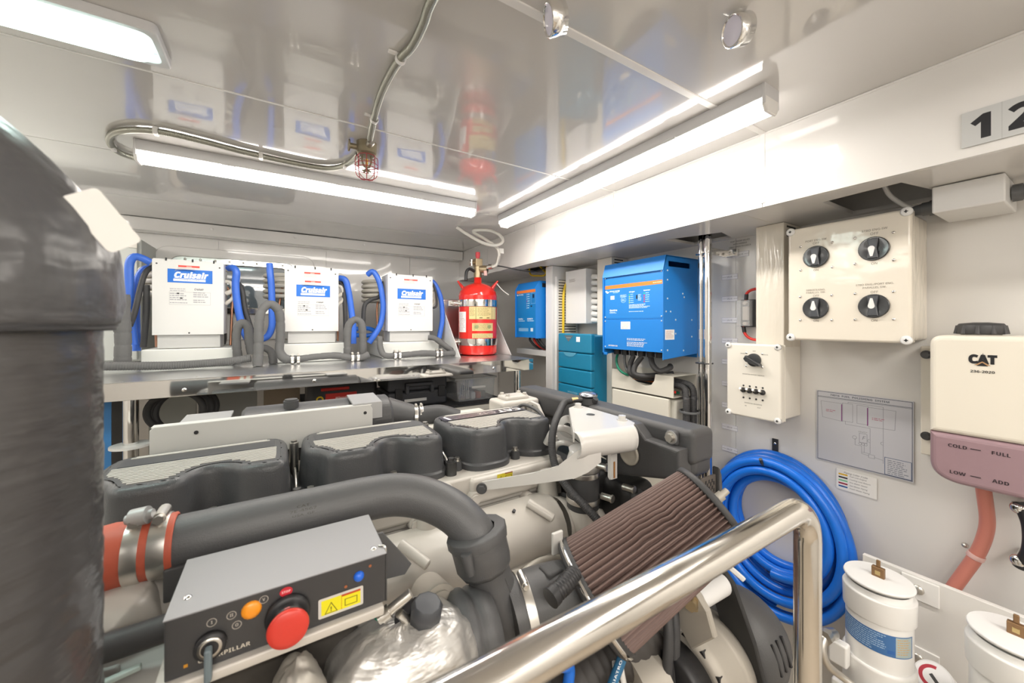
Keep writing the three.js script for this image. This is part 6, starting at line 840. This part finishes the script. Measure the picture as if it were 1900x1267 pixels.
  // red silicone joint
  E('silicone_joint', turned([[0.04, 0], [0.0455, 0.004], [0.0455, 0.03], [0.047, 0.045], [0.0455, 0.06], [0.0455, 0.117], [0.0415, 0.119]], [-0.26, 1.05, -0.8], [2, 1.05, -0.8], 40), M.silicone);
  E('rear_charge_duct', rod([-0.5, 1.05, -0.8], [-0.25, 1.05, -0.8], 0.042, 0.042, 28), M.ductGrey);
  E('hose_clamp', clampBand([-0.188, 1.05, -0.8], [1, 0, 0], 0.0458, 0.018, 2.0), M.clampSteel); const c2 = E('hose_clamp', clampBand([-0.159, 1.05, -0.8], [1, 0, 0], 0.0458, 0.02, 1.2), M.clampSteel);
  E('clamp_spring', [rod([-0.192, 1.105, -0.79], [-0.172, 1.108, -0.785], 0.013, 0.013, 18), rod([-0.198, 1.104, -0.79], [-0.166, 1.109, -0.784], 0.007)], M.greyMetal); E('clamp_spring', [rod([-0.19, 0.998, -0.77], [-0.2, 0.972, -0.765], 0.012, 0.009, 16)], M.darkBolt);
  // white castings, strap and bracket below at left
  E('rear_casting', [box(-0.34, -0.09, 0.78, 1.0, -0.86, -0.76, 0.045, 5), turned([[0, 0], [0.05, 0], [0.06, 0.02], [0.045, 0.06], [0, 0.07]], [-0.21, 0.95, -0.78], [-0.21, 1.4, -0.6], 28)], M.enginewhite);
  E('rubber_strap', hose([[-0.28, 0.985, -0.69], [-0.2, 0.985, -0.685], [-0.14, 0.992, -0.675], [-0.1, 1.0, -0.665]], 0.017, 20, 12), M.rubber);
  E('lower_cover', [box(-0.36, -0.06, 0.78, 0.945, -0.76, -0.66, 0.03, 4), box(-0.3, -0.18, 0.94, 0.952, -0.7, -0.66, 0.004)], M.greyCast); E('pale_bar', rodBar([-0.235, 0.958, -0.648], [-0.15, 0.966, -0.655], 0.006, 0.008), M.paleBar);
}
{
  // start and stop panel
  const z0 = -0.738, z1 = -0.6, x0 = -0.118, x1 = 0.139, y0 = 0.972, y1 = 1.045;
  const c = E('control_box', [box(x0, x1, y0, y1, z0, z1, 0.0015)], M.panelBlack);
  part(c, 'lid', box(x0 - 0.001, x1 + 0.001, y1, y1 + 0.0016, z0, z1 + 0.001, 0.0006), M.panelGrey);
  part(c, 'side_gusset', slab('x', [[z1, y1], [z1, y0], [z0, y0 - 0.06], [z0, y1]], x1, x1 + 0.002, 0), M.panelBlack);
  part(c, 'side_plate', slab('z', [[x1, y1 - 0.004], [x1 + 0.012, y1 - 0.004], [x1 + 0.062, y1 - 0.075], [x1 + 0.05, y1 - 0.09], [x1, y1 - 0.085]], z1 - 0.075, z1 - 0.071, 0.001), M.ductGrey);
  for (const [x, z] of [[x0 + 0.016, z1 - 0.035], [x1 - 0.014, z1 - 0.02]]) part(c, 'lid_screw', dome([x, y1 + 0.0016, z], [0, 1, 0], 0.005, 0.003), M.chrome); part(c, 'hasp', hose([[x1 - 0.006, y1 + 0.002, z1 - 0.022], [x1 + 0.002, y1 + 0.002, z1 - 0.016], [x1 + 0.003, y1 - 0.006, z1 - 0.014]], 0.0022), M.chrome);
  const bz = z1 + 0.0005, st = part(c, 'stop_button', [turned([[0, 0], [0.026, 0], [0.027, 0.004], [0.0245, 0.009], [0.019, 0.009], [0.019, 0.02], [0, 0.02]], [0.009, 1.005, z1], [0.009, 1.005, 5], 40)], M.black);
  part(st, 'button_collar', turned([[0.019, 0], [0.0205, 0], [0.0205, 0.01], [0.019, 0.01]], [0.009, 1.004, z1 + 0.012], [0.009, 1.004, 5], 36), M.steel); part(st, 'button_head', turned([[0, 0], [0.0235, 0], [0.0245, 0.003], [0.023, 0.008], [0.014, 0.0095], [0, 0.01]], [0.009, 1.002, z1 + 0.022], [0.009, 1.0, 5], 40), M.buttonRed);
  part(c, 'orange_lamp', dome([-0.032, 1.026, z1], [0, 0, 1], 0.0115, 0.006), M.orangeLamp); part(c, 'blue_lamp', dome([0.1, 1.024, z1], [0, 0, 1], 0.0075, 0.007), M.blueLamp);
  const ks = part(c, 'key_switch', [turned([[0, 0], [0.0165, 0], [0.0165, 0.006], [0.011, 0.008], [0, 0.008]], [-0.074, 1.0, z1], [-0.074, 1.0, 5], 30)], M.black); part(ks, 'key_ring', turned([[0.009, 0], [0.0125, 0], [0.0125, 0.003], [0.009, 0.003]], [-0.074, 1.0, z1 + 0.006], [-0.074, 1.0, 5], 30), M.zinc); part(ks, 'key', [box(-0.0785, -0.071, 0.966, 1.005, z1 + 0.008, z1 + 0.02, 0.0025), box(-0.0765, -0.0735, 0.945, 0.968, z1 + 0.01, z1 + 0.017, 0.001)], M.keyGrey);
  part(c, 'panel_print', onZ(z1 + 0.0007, x0, x1, y0, y1), print(1400, 400, (k, w, h) => { const px = (x) => (x - x0) / (x1 - x0) * w, py = (y) => (y1 - y) / (y1 - y0) * h; k.strokeStyle = '#a8a29a'; k.lineWidth = 5;
    for (const [x, y, s] of [[-0.073, 1.0265, 'I'], [-0.053, 1.0275, 'II'], [-0.0475, 1.013, 'O'], [-0.0185, 1.0345, 'V']]) { k.beginPath(); k.arc(px(x), py(y), 26, 0, 7); k.stroke(); txt(k, s, px(x), py(y), 28, '#b8b2aa', 'center'); }
    k.fillStyle = '#c8303c'; k.beginPath(); k.ellipse(px(0.007), py(1.0355), 42, 34, 0, 0, 7); k.fill(); txt(k, 'STOP', px(0.007), py(1.0355), 24, '#f0c8c8', 'center');
    k.fillStyle = '#9a5a34'; k.beginPath(); k.arc(px(0.116), py(1.034), 12, 0, 7); k.arc(px(0.082), py(1.015), 12, 0, 7); k.fill();
    txt(k, 'CATERPILLAR', px(-0.06), py(0.9835), 40, '#c9c2b4', 'center', 'bold', 1.15); k.fillStyle = '#c88c28'; k.fillRect(px(-0.1), py(0.986), 22, 22); }, { clear: true }));
  part(c, 'warning_sticker', onZ(z1 + 0.001, 0.046, 0.106, 0.981, 1.009), print(480, 240, (k, w, h) => { k.fillStyle = '#c9c6c0'; k.beginPath(); k.roundRect(0, 0, w, h, 20); k.fill(); k.fillStyle = '#e2d81e'; k.fillRect(30, 30, w - 60, h - 60); k.fillStyle = '#b84a1c'; k.fillRect(245, 30, 205, 26); k.strokeStyle = '#5a5412'; k.lineWidth = 8; k.beginPath(); k.moveTo(70, 200); k.lineTo(132, 80); k.lineTo(195, 200); k.closePath(); k.stroke(); txt(k, '!', 132, 160, 80, '#5a5412', 'center'); k.strokeRect(280, 100, 130, 80); k.fillRect(240, 30, 4, h - 60); }));
  E('panel_rail', [box(x0 - 0.01, x1 - 0.004, 0.958, 0.9715, -0.72, -0.59, 0.003)], M.enginewhite); E('panel_stand', [box(-0.09, 0.11, 0.7, 0.958, -0.73, -0.66, 0.01), rod([0.02, 0.9, -0.655], [0.02, 0.9, -0.64], 0.016)], M.darkIron);
  // silver heat blanket round the turbine
  const sp = new THREE.SphereGeometry(1, 96, 72), p = sp.attributes.position;
  for (let i = 0; i < p.count; i++) { const v = V(p.getX(i), p.getY(i), p.getZ(i)); const sq = Math.pow(Math.pow(Math.abs(v.x), 2.6) + Math.pow(Math.abs(v.y), 2.6) + Math.pow(Math.abs(v.z), 2.6), -1 / 2.6); v.multiplyScalar(sq);
    const w = 0.06 * noise.noise(v.x * 1.5 + 2, v.y * 1.5, v.z * 1.5) + 0.035 * noise.noise(v.x * 3.4 + 5, v.y * 1.8, v.z * 3.2) + 0.012 * noise.noise(v.x * 8, v.y * 4 + 3, v.z * 8) - 0.05 * Math.exp(-Math.pow((v.x - 0.72 - 0.12 * v.y) * 11, 2)); v.multiplyScalar(1 + w); p.setXYZ(i, 0.175 + v.x * 0.125, 0.82 + v.y * 0.094, -0.628 + v.z * 0.088); }
  sp.computeVertexNormals();
  E('heat_blanket', sp, M.foil, 'silver heat blanket');
  const sp2 = new THREE.SphereGeometry(1, 40, 30), p2 = sp2.attributes.position; for (let i = 0; i < p2.count; i++) { const v = V(p2.getX(i), p2.getY(i), p2.getZ(i)); v.multiplyScalar(1 + 0.08 * fbm(v.x * 2, v.y * 2 + 9, v.z * 2)); p2.setXYZ(i, 0.02 + v.x * 0.045, 0.82 + v.y * 0.12, -0.6 + v.z * 0.05); } sp2.computeVertexNormals(); E('heat_blanket_flap', sp2, M.foilDull);
  E('actuator_cap', turned([[0, 0], [0.027, 0], [0.027, 0.022], [0.022, 0.031], [0.02, 0.0315], [0, 0.032]], [0.206, 0.908, -0.614], [0.24, 1.3, -0.52], 9), M.capGrey); E('blanket_opening', turned([[0, 0], [0.036, 0], [0.038, 0.004], [0, 0.005]], [0.196, 0.9075, -0.62], [0.2, 1.4, -0.5], 24), M.black);
  E('sensor_fitting', [rod([0.135, 0.925, -0.63], [0.185, 0.953, -0.622], 0.0085, 0.0085, 12), hex([0.14, 0.928, -0.629], [0.152, 0.934, -0.627], 0.012), rod([0.165, 0.93, -0.62], [0.18, 0.91, -0.62], 0.007)], M.zinc); E('sensor_cable', hose([[0.135, 0.925, -0.63], [0.125, 0.935, -0.64], [0.118, 0.95, -0.65], [0.12, 0.965, -0.66]], 0.0035), M.green);
}
{
  // air filter: rubber elbow, clamps, pleated cone
  const A = V(0.586, 0.82, -0.602), B = V(0.812, 0.991, -0.487), ax = B.clone().sub(A), L = ax.length(); ax.normalize(); const u = ax.clone().cross(UPV).normalize(), w = u.clone().cross(ax), K = 60, per = 8, nl = 40, pos = [], idx = [], uv = [];
  const kink = (t, th) => 0.03 * Math.exp(-Math.pow((t - 0.45 - 0.04 * Math.sin(th)) * 22, 2)) * Math.exp(-Math.pow(th - 1.3, 2) * 3) - 0.035 * Math.exp(-Math.pow((t - 0.74 + 0.04 * Math.sin(th)) * 24, 2)) * Math.exp(-Math.pow(th - 1.0, 2) * 5);
  for (let i = 0; i <= nl; i++) { const t = i / nl, c = A.clone().addScaledVector(ax, t * L), r0 = 0.117 + (0.093 - 0.117) * t; for (let j = 0; j <= K * per; j++) { const th = j / (K * per) * 2 * Math.PI, f = (j % per) / per, tri = Math.pow(Math.abs(2 * f - 1), 1.6), r = r0 - 0.017 * tri, a = th + kink(t, th); const q = c.clone().addScaledVector(u, Math.cos(a) * r).addScaledVector(w, Math.sin(a) * r); pos.push(q.x, q.y, q.z); uv.push(t, th); } }
  const W = K * per + 1; for (let i = 0; i < nl; i++) for (let j = 0; j < K * per; j++) { const a = i * W + j, b = a + W; idx.push(a, b, a + 1, a + 1, b, b + 1); }
  const g = new THREE.BufferGeometry(); g.setAttribute('position', new THREE.Float32BufferAttribute(pos, 3)); g.setAttribute('uv', new THREE.Float32BufferAttribute(uv, 2)); g.setIndex(idx); g.computeVertexNormals();
  const f = E('air_filter', g, M.filterRed, 'pleated dark red air filter cone'); const q = (k) => A.clone().addScaledVector(ax, k).toArray();
  part(f, 'end_ring', turned([[0, 0], [0.092, 0], [0.0965, 0.002], [0.0965, 0.012], [0.09, 0.015], [0, 0.014]], q(L - 0.004), q(L + 2), 60), M.rubber); part(f, 'base_ring', turned([[0.06, -0.022], [0.112, -0.022], [0.12, -0.016], [0.12, 0.002], [0.112, 0.004]], q(0), q(2), 60), M.rubber); part(f, 'base_clamp', turned([[0.113, 0], [0.1225, 0], [0.1225, 0.008], [0.113, 0.008]], q(-0.012), q(2), 60), M.chrome);
  E('intake_rubber', [hose([[0.4, 0.8, -0.665], [0.45, 0.806, -0.655], [0.5, 0.812, -0.64], [0.545, 0.812, -0.622], q(-0.01)], 0.07, 40, 36, 0.5)], M.ductGrey);
  E('hose_clamp', clampBand([0.435, 0.803, -0.659], [1, 0.12, 0.25], 0.072, 0.018, 2.2), M.clampSteel); E('hose_clamp', clampBand(q(-0.04), ax.toArray(), 0.078, 0.022, 2.2), M.clampSteel); E('intake_boss', [box(0.47, 0.51, 0.865, 0.885, -0.66, -0.62, 0.006)], M.ductGrey);
  E('restriction_gauge', [ribbed([[0.445, 0.887, -0.57], [0.47, 0.893, -0.572], [0.505, 0.9, -0.58]], 0.017, 0.002, 0.006, 20), rod([0.433, 0.884, -0.568], [0.446, 0.887, -0.57], 0.019, 0.0185, 20), rod([0.5, 0.899, -0.579], [0.545, 0.885, -0.6], 0.008)], M.black); E('bracket_tab', box(0.52, 0.55, 0.88, 0.93, -0.68, -0.672, 0.003), M.bracketWhite);
  E('blue_drain_hose', hose([[0.44, 0.745, -0.58], [0.47, 0.735, -0.575], [0.49, 0.715, -0.58], [0.48, 0.65, -0.585], [0.44, 0.58, -0.59]], 0.011), M.blueHose);
  // alternator
  const y = 0.613, z = -0.515, X = (k) => [k, y, z], far = [9, y, z];
  const al = E('alternator', [turned([[0, 0], [0.09, 0], [0.102, 0.012], [0.104, 0.03], [0.104, 0.075], [0.108, 0.078], [0.108, 0.09], [0.104, 0.093], [0.104, 0.13], [0, 0.13]], X(0.755), far, 48)], M.castGrey);
  part(al, 'rear_cover', [turned([[0, 0.16], [0.085, 0.16], [0.102, 0.145], [0.115, 0.1], [0.118, 0.0], [0, 0]], X(0.885), far, 40)], M.tankGrey);
  for (let i = 0; i < 3; i++) part(al, 'cooling_slot', box(-0.003, 0.003, -0.03, 0.03, 0.106, 0.1168, 0.001).rotateX(-0.35 ).translate(0.94 + i * 0.022, y, z), M.black);
  for (let i = 0; i < 5; i++) { const a = -0.3 + i * 0.45; part(al, 'vent_window', box(-0.006, 0.006, -0.006, 0.006, -0.004, 0.004, 0).rotateX(-a).translate(0.767, y + 0.097 * Math.sin(a + 0.5), z + 0.097 * Math.cos(a + 0.5)), M.black); }
  part(al, 'pulley', turned([[0, 0], [0.085, 0], [0.092, 0.01], [0.092, 0.05], [0, 0.05]], X(0.7), far, 40), M.black);
  part(al, 'mounting_plate', [slab('x', [[-0.515, 0.83], [-0.488, 0.835], [-0.465, 0.815], [-0.42, 0.71], [-0.4, 0.64], [-0.4, 0.5], [-0.47, 0.5], [-0.49, 0.7], [-0.52, 0.78]], 0.868, 0.88, 0.002)], M.blackIron); part(al, 'plate_bolt', bolt([0.868, 0.8, -0.489], [-1, 0, 0.2], 0.0125, 0.01), M.zinc);
  part(al, 'spacer', rod([0.77, 0.803, -0.492], [0.868, 0.8, -0.491], 0.024, 0.024, 28), M.purewhite); part(al, 'front_lug', slab('x', [[-0.515, 0.825], [-0.485, 0.835], [-0.455, 0.805], [-0.44, 0.76], [-0.49, 0.7], [-0.53, 0.74]], 0.752, 0.768, 0.003), M.castGrey); part(al, 'lug_bolt', bolt([0.752, 0.805, -0.487], [-1, 0, 0.3], 0.013, 0.012), M.brassDull);
  E('white_handle', rodBar([0.9, 0.832, -0.5], [0.935, 0.795, -0.475], 0.012, 0.01), M.purewhite);
  for (const [k, dx] of [[0, 0], [1, 0.022]]) E('cable', hose([[0.72 + dx, 0.86, -0.54], [0.716 + dx, 0.79, -0.525], [0.7 + dx, 0.74, -0.508], [0.685 + dx, 0.67, -0.5], [0.68 + dx, 0.5, -0.5]], 0.0105), M.rubber);
  E('corrugated_intake_hose', ribbed([[0.72, 0.715, -0.575], [0.68, 0.69, -0.582], [0.616, 0.66, -0.6], [0.535, 0.635, -0.612], [0.44, 0.6, -0.62]], 0.055, 0.004, 0.02, 24), M.darkHose); E('grey_casting', [rod([0.64, 0.62, -0.545], [0.7, 0.63, -0.53], 0.07, 0.066, 28)], M.castGrey);
  const tb = E('blue_tube', hose([[0.615, 0.765, -0.542], [0.607, 0.745, -0.538], [0.585, 0.715, -0.536], [0.559, 0.678, -0.536], [0.54, 0.63, -0.536]], 0.0095), M.tubeBlue); part(tb, 'tube_print', label2([0.5495, 0.668, -0.5285], [0.046, 0.072, 0], [-0.011, 0.0075, 0.0]), print(320, 60, (k) => txt(k, 'AQUATRO 2', 160, 30, 52, '#dfeaf4', 'center', 'bold', 0.95), { clear: true }));
  E('white_hoses', [hose([[0.6, 0.7, -0.55], [0.605, 0.66, -0.545], [0.62, 0.6, -0.54]], 0.006), hose([[0.59, 0.7, -0.555], [0.59, 0.65, -0.55], [0.595, 0.58, -0.55]], 0.006)], M.pvcWhite);
  E('side_label', label2([0.545, 0.932, -0.9715], [0.053, 0, 0], [0, 0.024, 0]), print(200, 96, (k, w, h) => { k.fillStyle = '#d8c93c'; k.fillRect(0, 0, w, h); k.fillStyle = '#a8643c'; k.fillRect(w / 2, 0, w / 2, 14); k.strokeStyle = '#6a6020'; k.lineWidth = 5; k.beginPath(); k.moveTo(20, 84); k.lineTo(48, 30); k.lineTo(78, 84); k.closePath(); k.stroke(); k.strokeRect(110, 34, 76, 46); }));
}
{
  // wrapped exhaust riser at the left
  const t = thing('exhaust_riser', 'thick black wrapped exhaust pipe with padded elbow, in the left foreground', 'exhaust pipe', [-0.23, 0, -0.487]), cx = -0.23, cz = -0.487, R = 0.0895;
  const wp = [], rr = rng(3); wp.push([0, 0.3]); for (let i = 0; i <= 220; i++) { const y = 0.3 + i * 0.005; wp.push([R + 0.0009 * ((i % 9) / 9) + 0.0006 * (rr() - 0.5), y]); } wp.push([0, 1.4]);
  part(t, 'tape_wrap', turned(wp, [cx, 0, cz], [cx, 5, cz], 64), M.tape);
  const c = curve([[cx, 1.398, cz], [cx, 1.43, cz], [cx - 0.006, 1.456, cz], [cx - 0.026, 1.482, cz + 0.003], [cx - 0.06, 1.5, cz + 0.008], [cx - 0.11, 1.508, cz + 0.014], [cx - 0.2, 1.51, cz + 0.02], [cx - 0.4, 1.51, cz + 0.04]]), n = 90, fr = c.computeFrenetFrames(n), pos = [], idx = [], uv = [], m = 72;
  for (let i = 0; i <= n; i++) { const s = i / n, p = c.getPointAt(s), end = Math.min(1, s * 22), base = 0.1045 * (0.93 + 0.07 * Math.sqrt(end)) * (1 - 0.1 * Math.exp(-Math.pow((s - 0.3) * 20, 2))) * (s > 0.3 ? 0.88 : 1); for (let j = 0; j <= m; j++) { const a = j / m * 2 * Math.PI, r = base * (1 + 0.035 * fbm(Math.cos(a) * 1.6 + 4, Math.sin(a) * 1.6, s * 10) + 0.03 * noise.noise(Math.cos(a) * 4, Math.sin(a) * 4, s * 26) * Math.exp(-Math.pow((s - 0.02) * 9, 2)) + 0.02 * Math.exp(-Math.pow((s - 0.22 - 0.015 * Math.sin(a * 2)) * 60, 2))); const q = p.clone().addScaledVector(fr.normals[i], Math.cos(a) * r).addScaledVector(fr.binormals[i], Math.sin(a) * r); pos.push(q.x, q.y, q.z); uv.push(s * 4, j / m); } }
  for (let i = 0; i < n; i++) for (let j = 0; j < m; j++) { const a = i * (m + 1) + j, b = a + m + 1; idx.push(a, a + 1, b, b, a + 1, b + 1); }
  const g = new THREE.BufferGeometry(); g.setAttribute('position', new THREE.Float32BufferAttribute(pos, 3)); g.setAttribute('uv', new THREE.Float32BufferAttribute(uv, 2)); g.setIndex(idx); g.computeVertexNormals();
  part(t, 'padded_elbow', g, M.vinyl); part(t, 'elbow_hem', turned([[0.03, 0], [0.098, 0], [0.1, 0.004], [0.097, 0.008]], [cx, 1.394, cz], [cx, 5, cz], 60), M.vinyl);
  const tag = slab('z', roundRect(-0.013, 0.013, -0.025, 0.025, 0.005), -0.0005, 0.0005, 0); tag.rotateZ(0.62).rotateY(0.5).translate(-0.13, 1.489, -0.462);
  part(t, 'paper_tag', tag, M.paperTag); for (const [dx, dy, dz] of [[-0.06, 1.5, 0.09], [-0.02, 1.488, 0.1]]) part(t, 'lacing_hook', new THREE.TorusGeometry(0.006, 0.0018, 8, 16).translate(cx + dx, dy, cz + dz), M.steel);
  part(t, 'tape_scrap', box(-0.006, 0.006, -0.004, 0.004, 0, 0.0008, 0).rotateY(0.46).translate(cx + 0.04, 1.19, cz + 0.0805), M.pvcWhite);
}
{
  // polished handrail in front of the engine
  const t = thing('handrail', 'polished steel handrail bent down to a post, in front of the engine', 'handrail', [0.69, 0, -0.26]), r = 0.0178, z = -0.26, pts = [[-0.9, 1.121, z], [0.1, 1.121, z], [0.6, 1.121, z], [0.64, 1.121, z], [0.643, 1.121, z]];
  for (let i = 1; i <= 14; i++) { const a = i / 14 * Math.PI / 2; pts.push([0.645 + 0.052 * Math.sin(a), 1.121 - 0.052 * (1 - Math.cos(a)), z]); } pts.push([0.697, 1.066, z], [0.697, 1.06, z], [0.697, 1.0, z], [0.697, 0.6, z], [0.697, 0.004, z]);
  const c = new THREE.CurvePath(); for (let i = 0; i + 1 < pts.length; i++) c.add(new THREE.LineCurve3(V(...pts[i]), V(...pts[i + 1])));
  const ring = [], P3 = pts.map((p) => V(...p)), pos = [], idx = [], m = 40;
  P3.forEach((p, i) => { const d = (P3[i + 1] || p).clone().sub(P3[i - 1] || p).normalize(), nn = V(0, 0, 1), bb = d.clone().cross(nn); for (let j = 0; j <= m; j++) { const a = j / m * 2 * Math.PI, q = p.clone().addScaledVector(nn, Math.cos(a) * r).addScaledVector(bb, Math.sin(a) * r); pos.push(q.x, q.y, q.z); } });
  for (let i = 0; i + 1 < P3.length; i++) for (let j = 0; j < m; j++) { const a = i * (m + 1) + j, b = a + m + 1; idx.push(a, b, a + 1, b, b + 1, a + 1); }
  const g = new THREE.BufferGeometry(); g.setAttribute('position', new THREE.Float32BufferAttribute(pos, 3)); g.setIndex(idx); g.computeVertexNormals();
  part(t, 'rail', g, M.railSteel); part(t, 'floor_flange', rod([0.697, 0, z], [0.697, 0.008, z], 0.05, 0.05, 32), M.steel);
}
renderer.render(scene, camera);
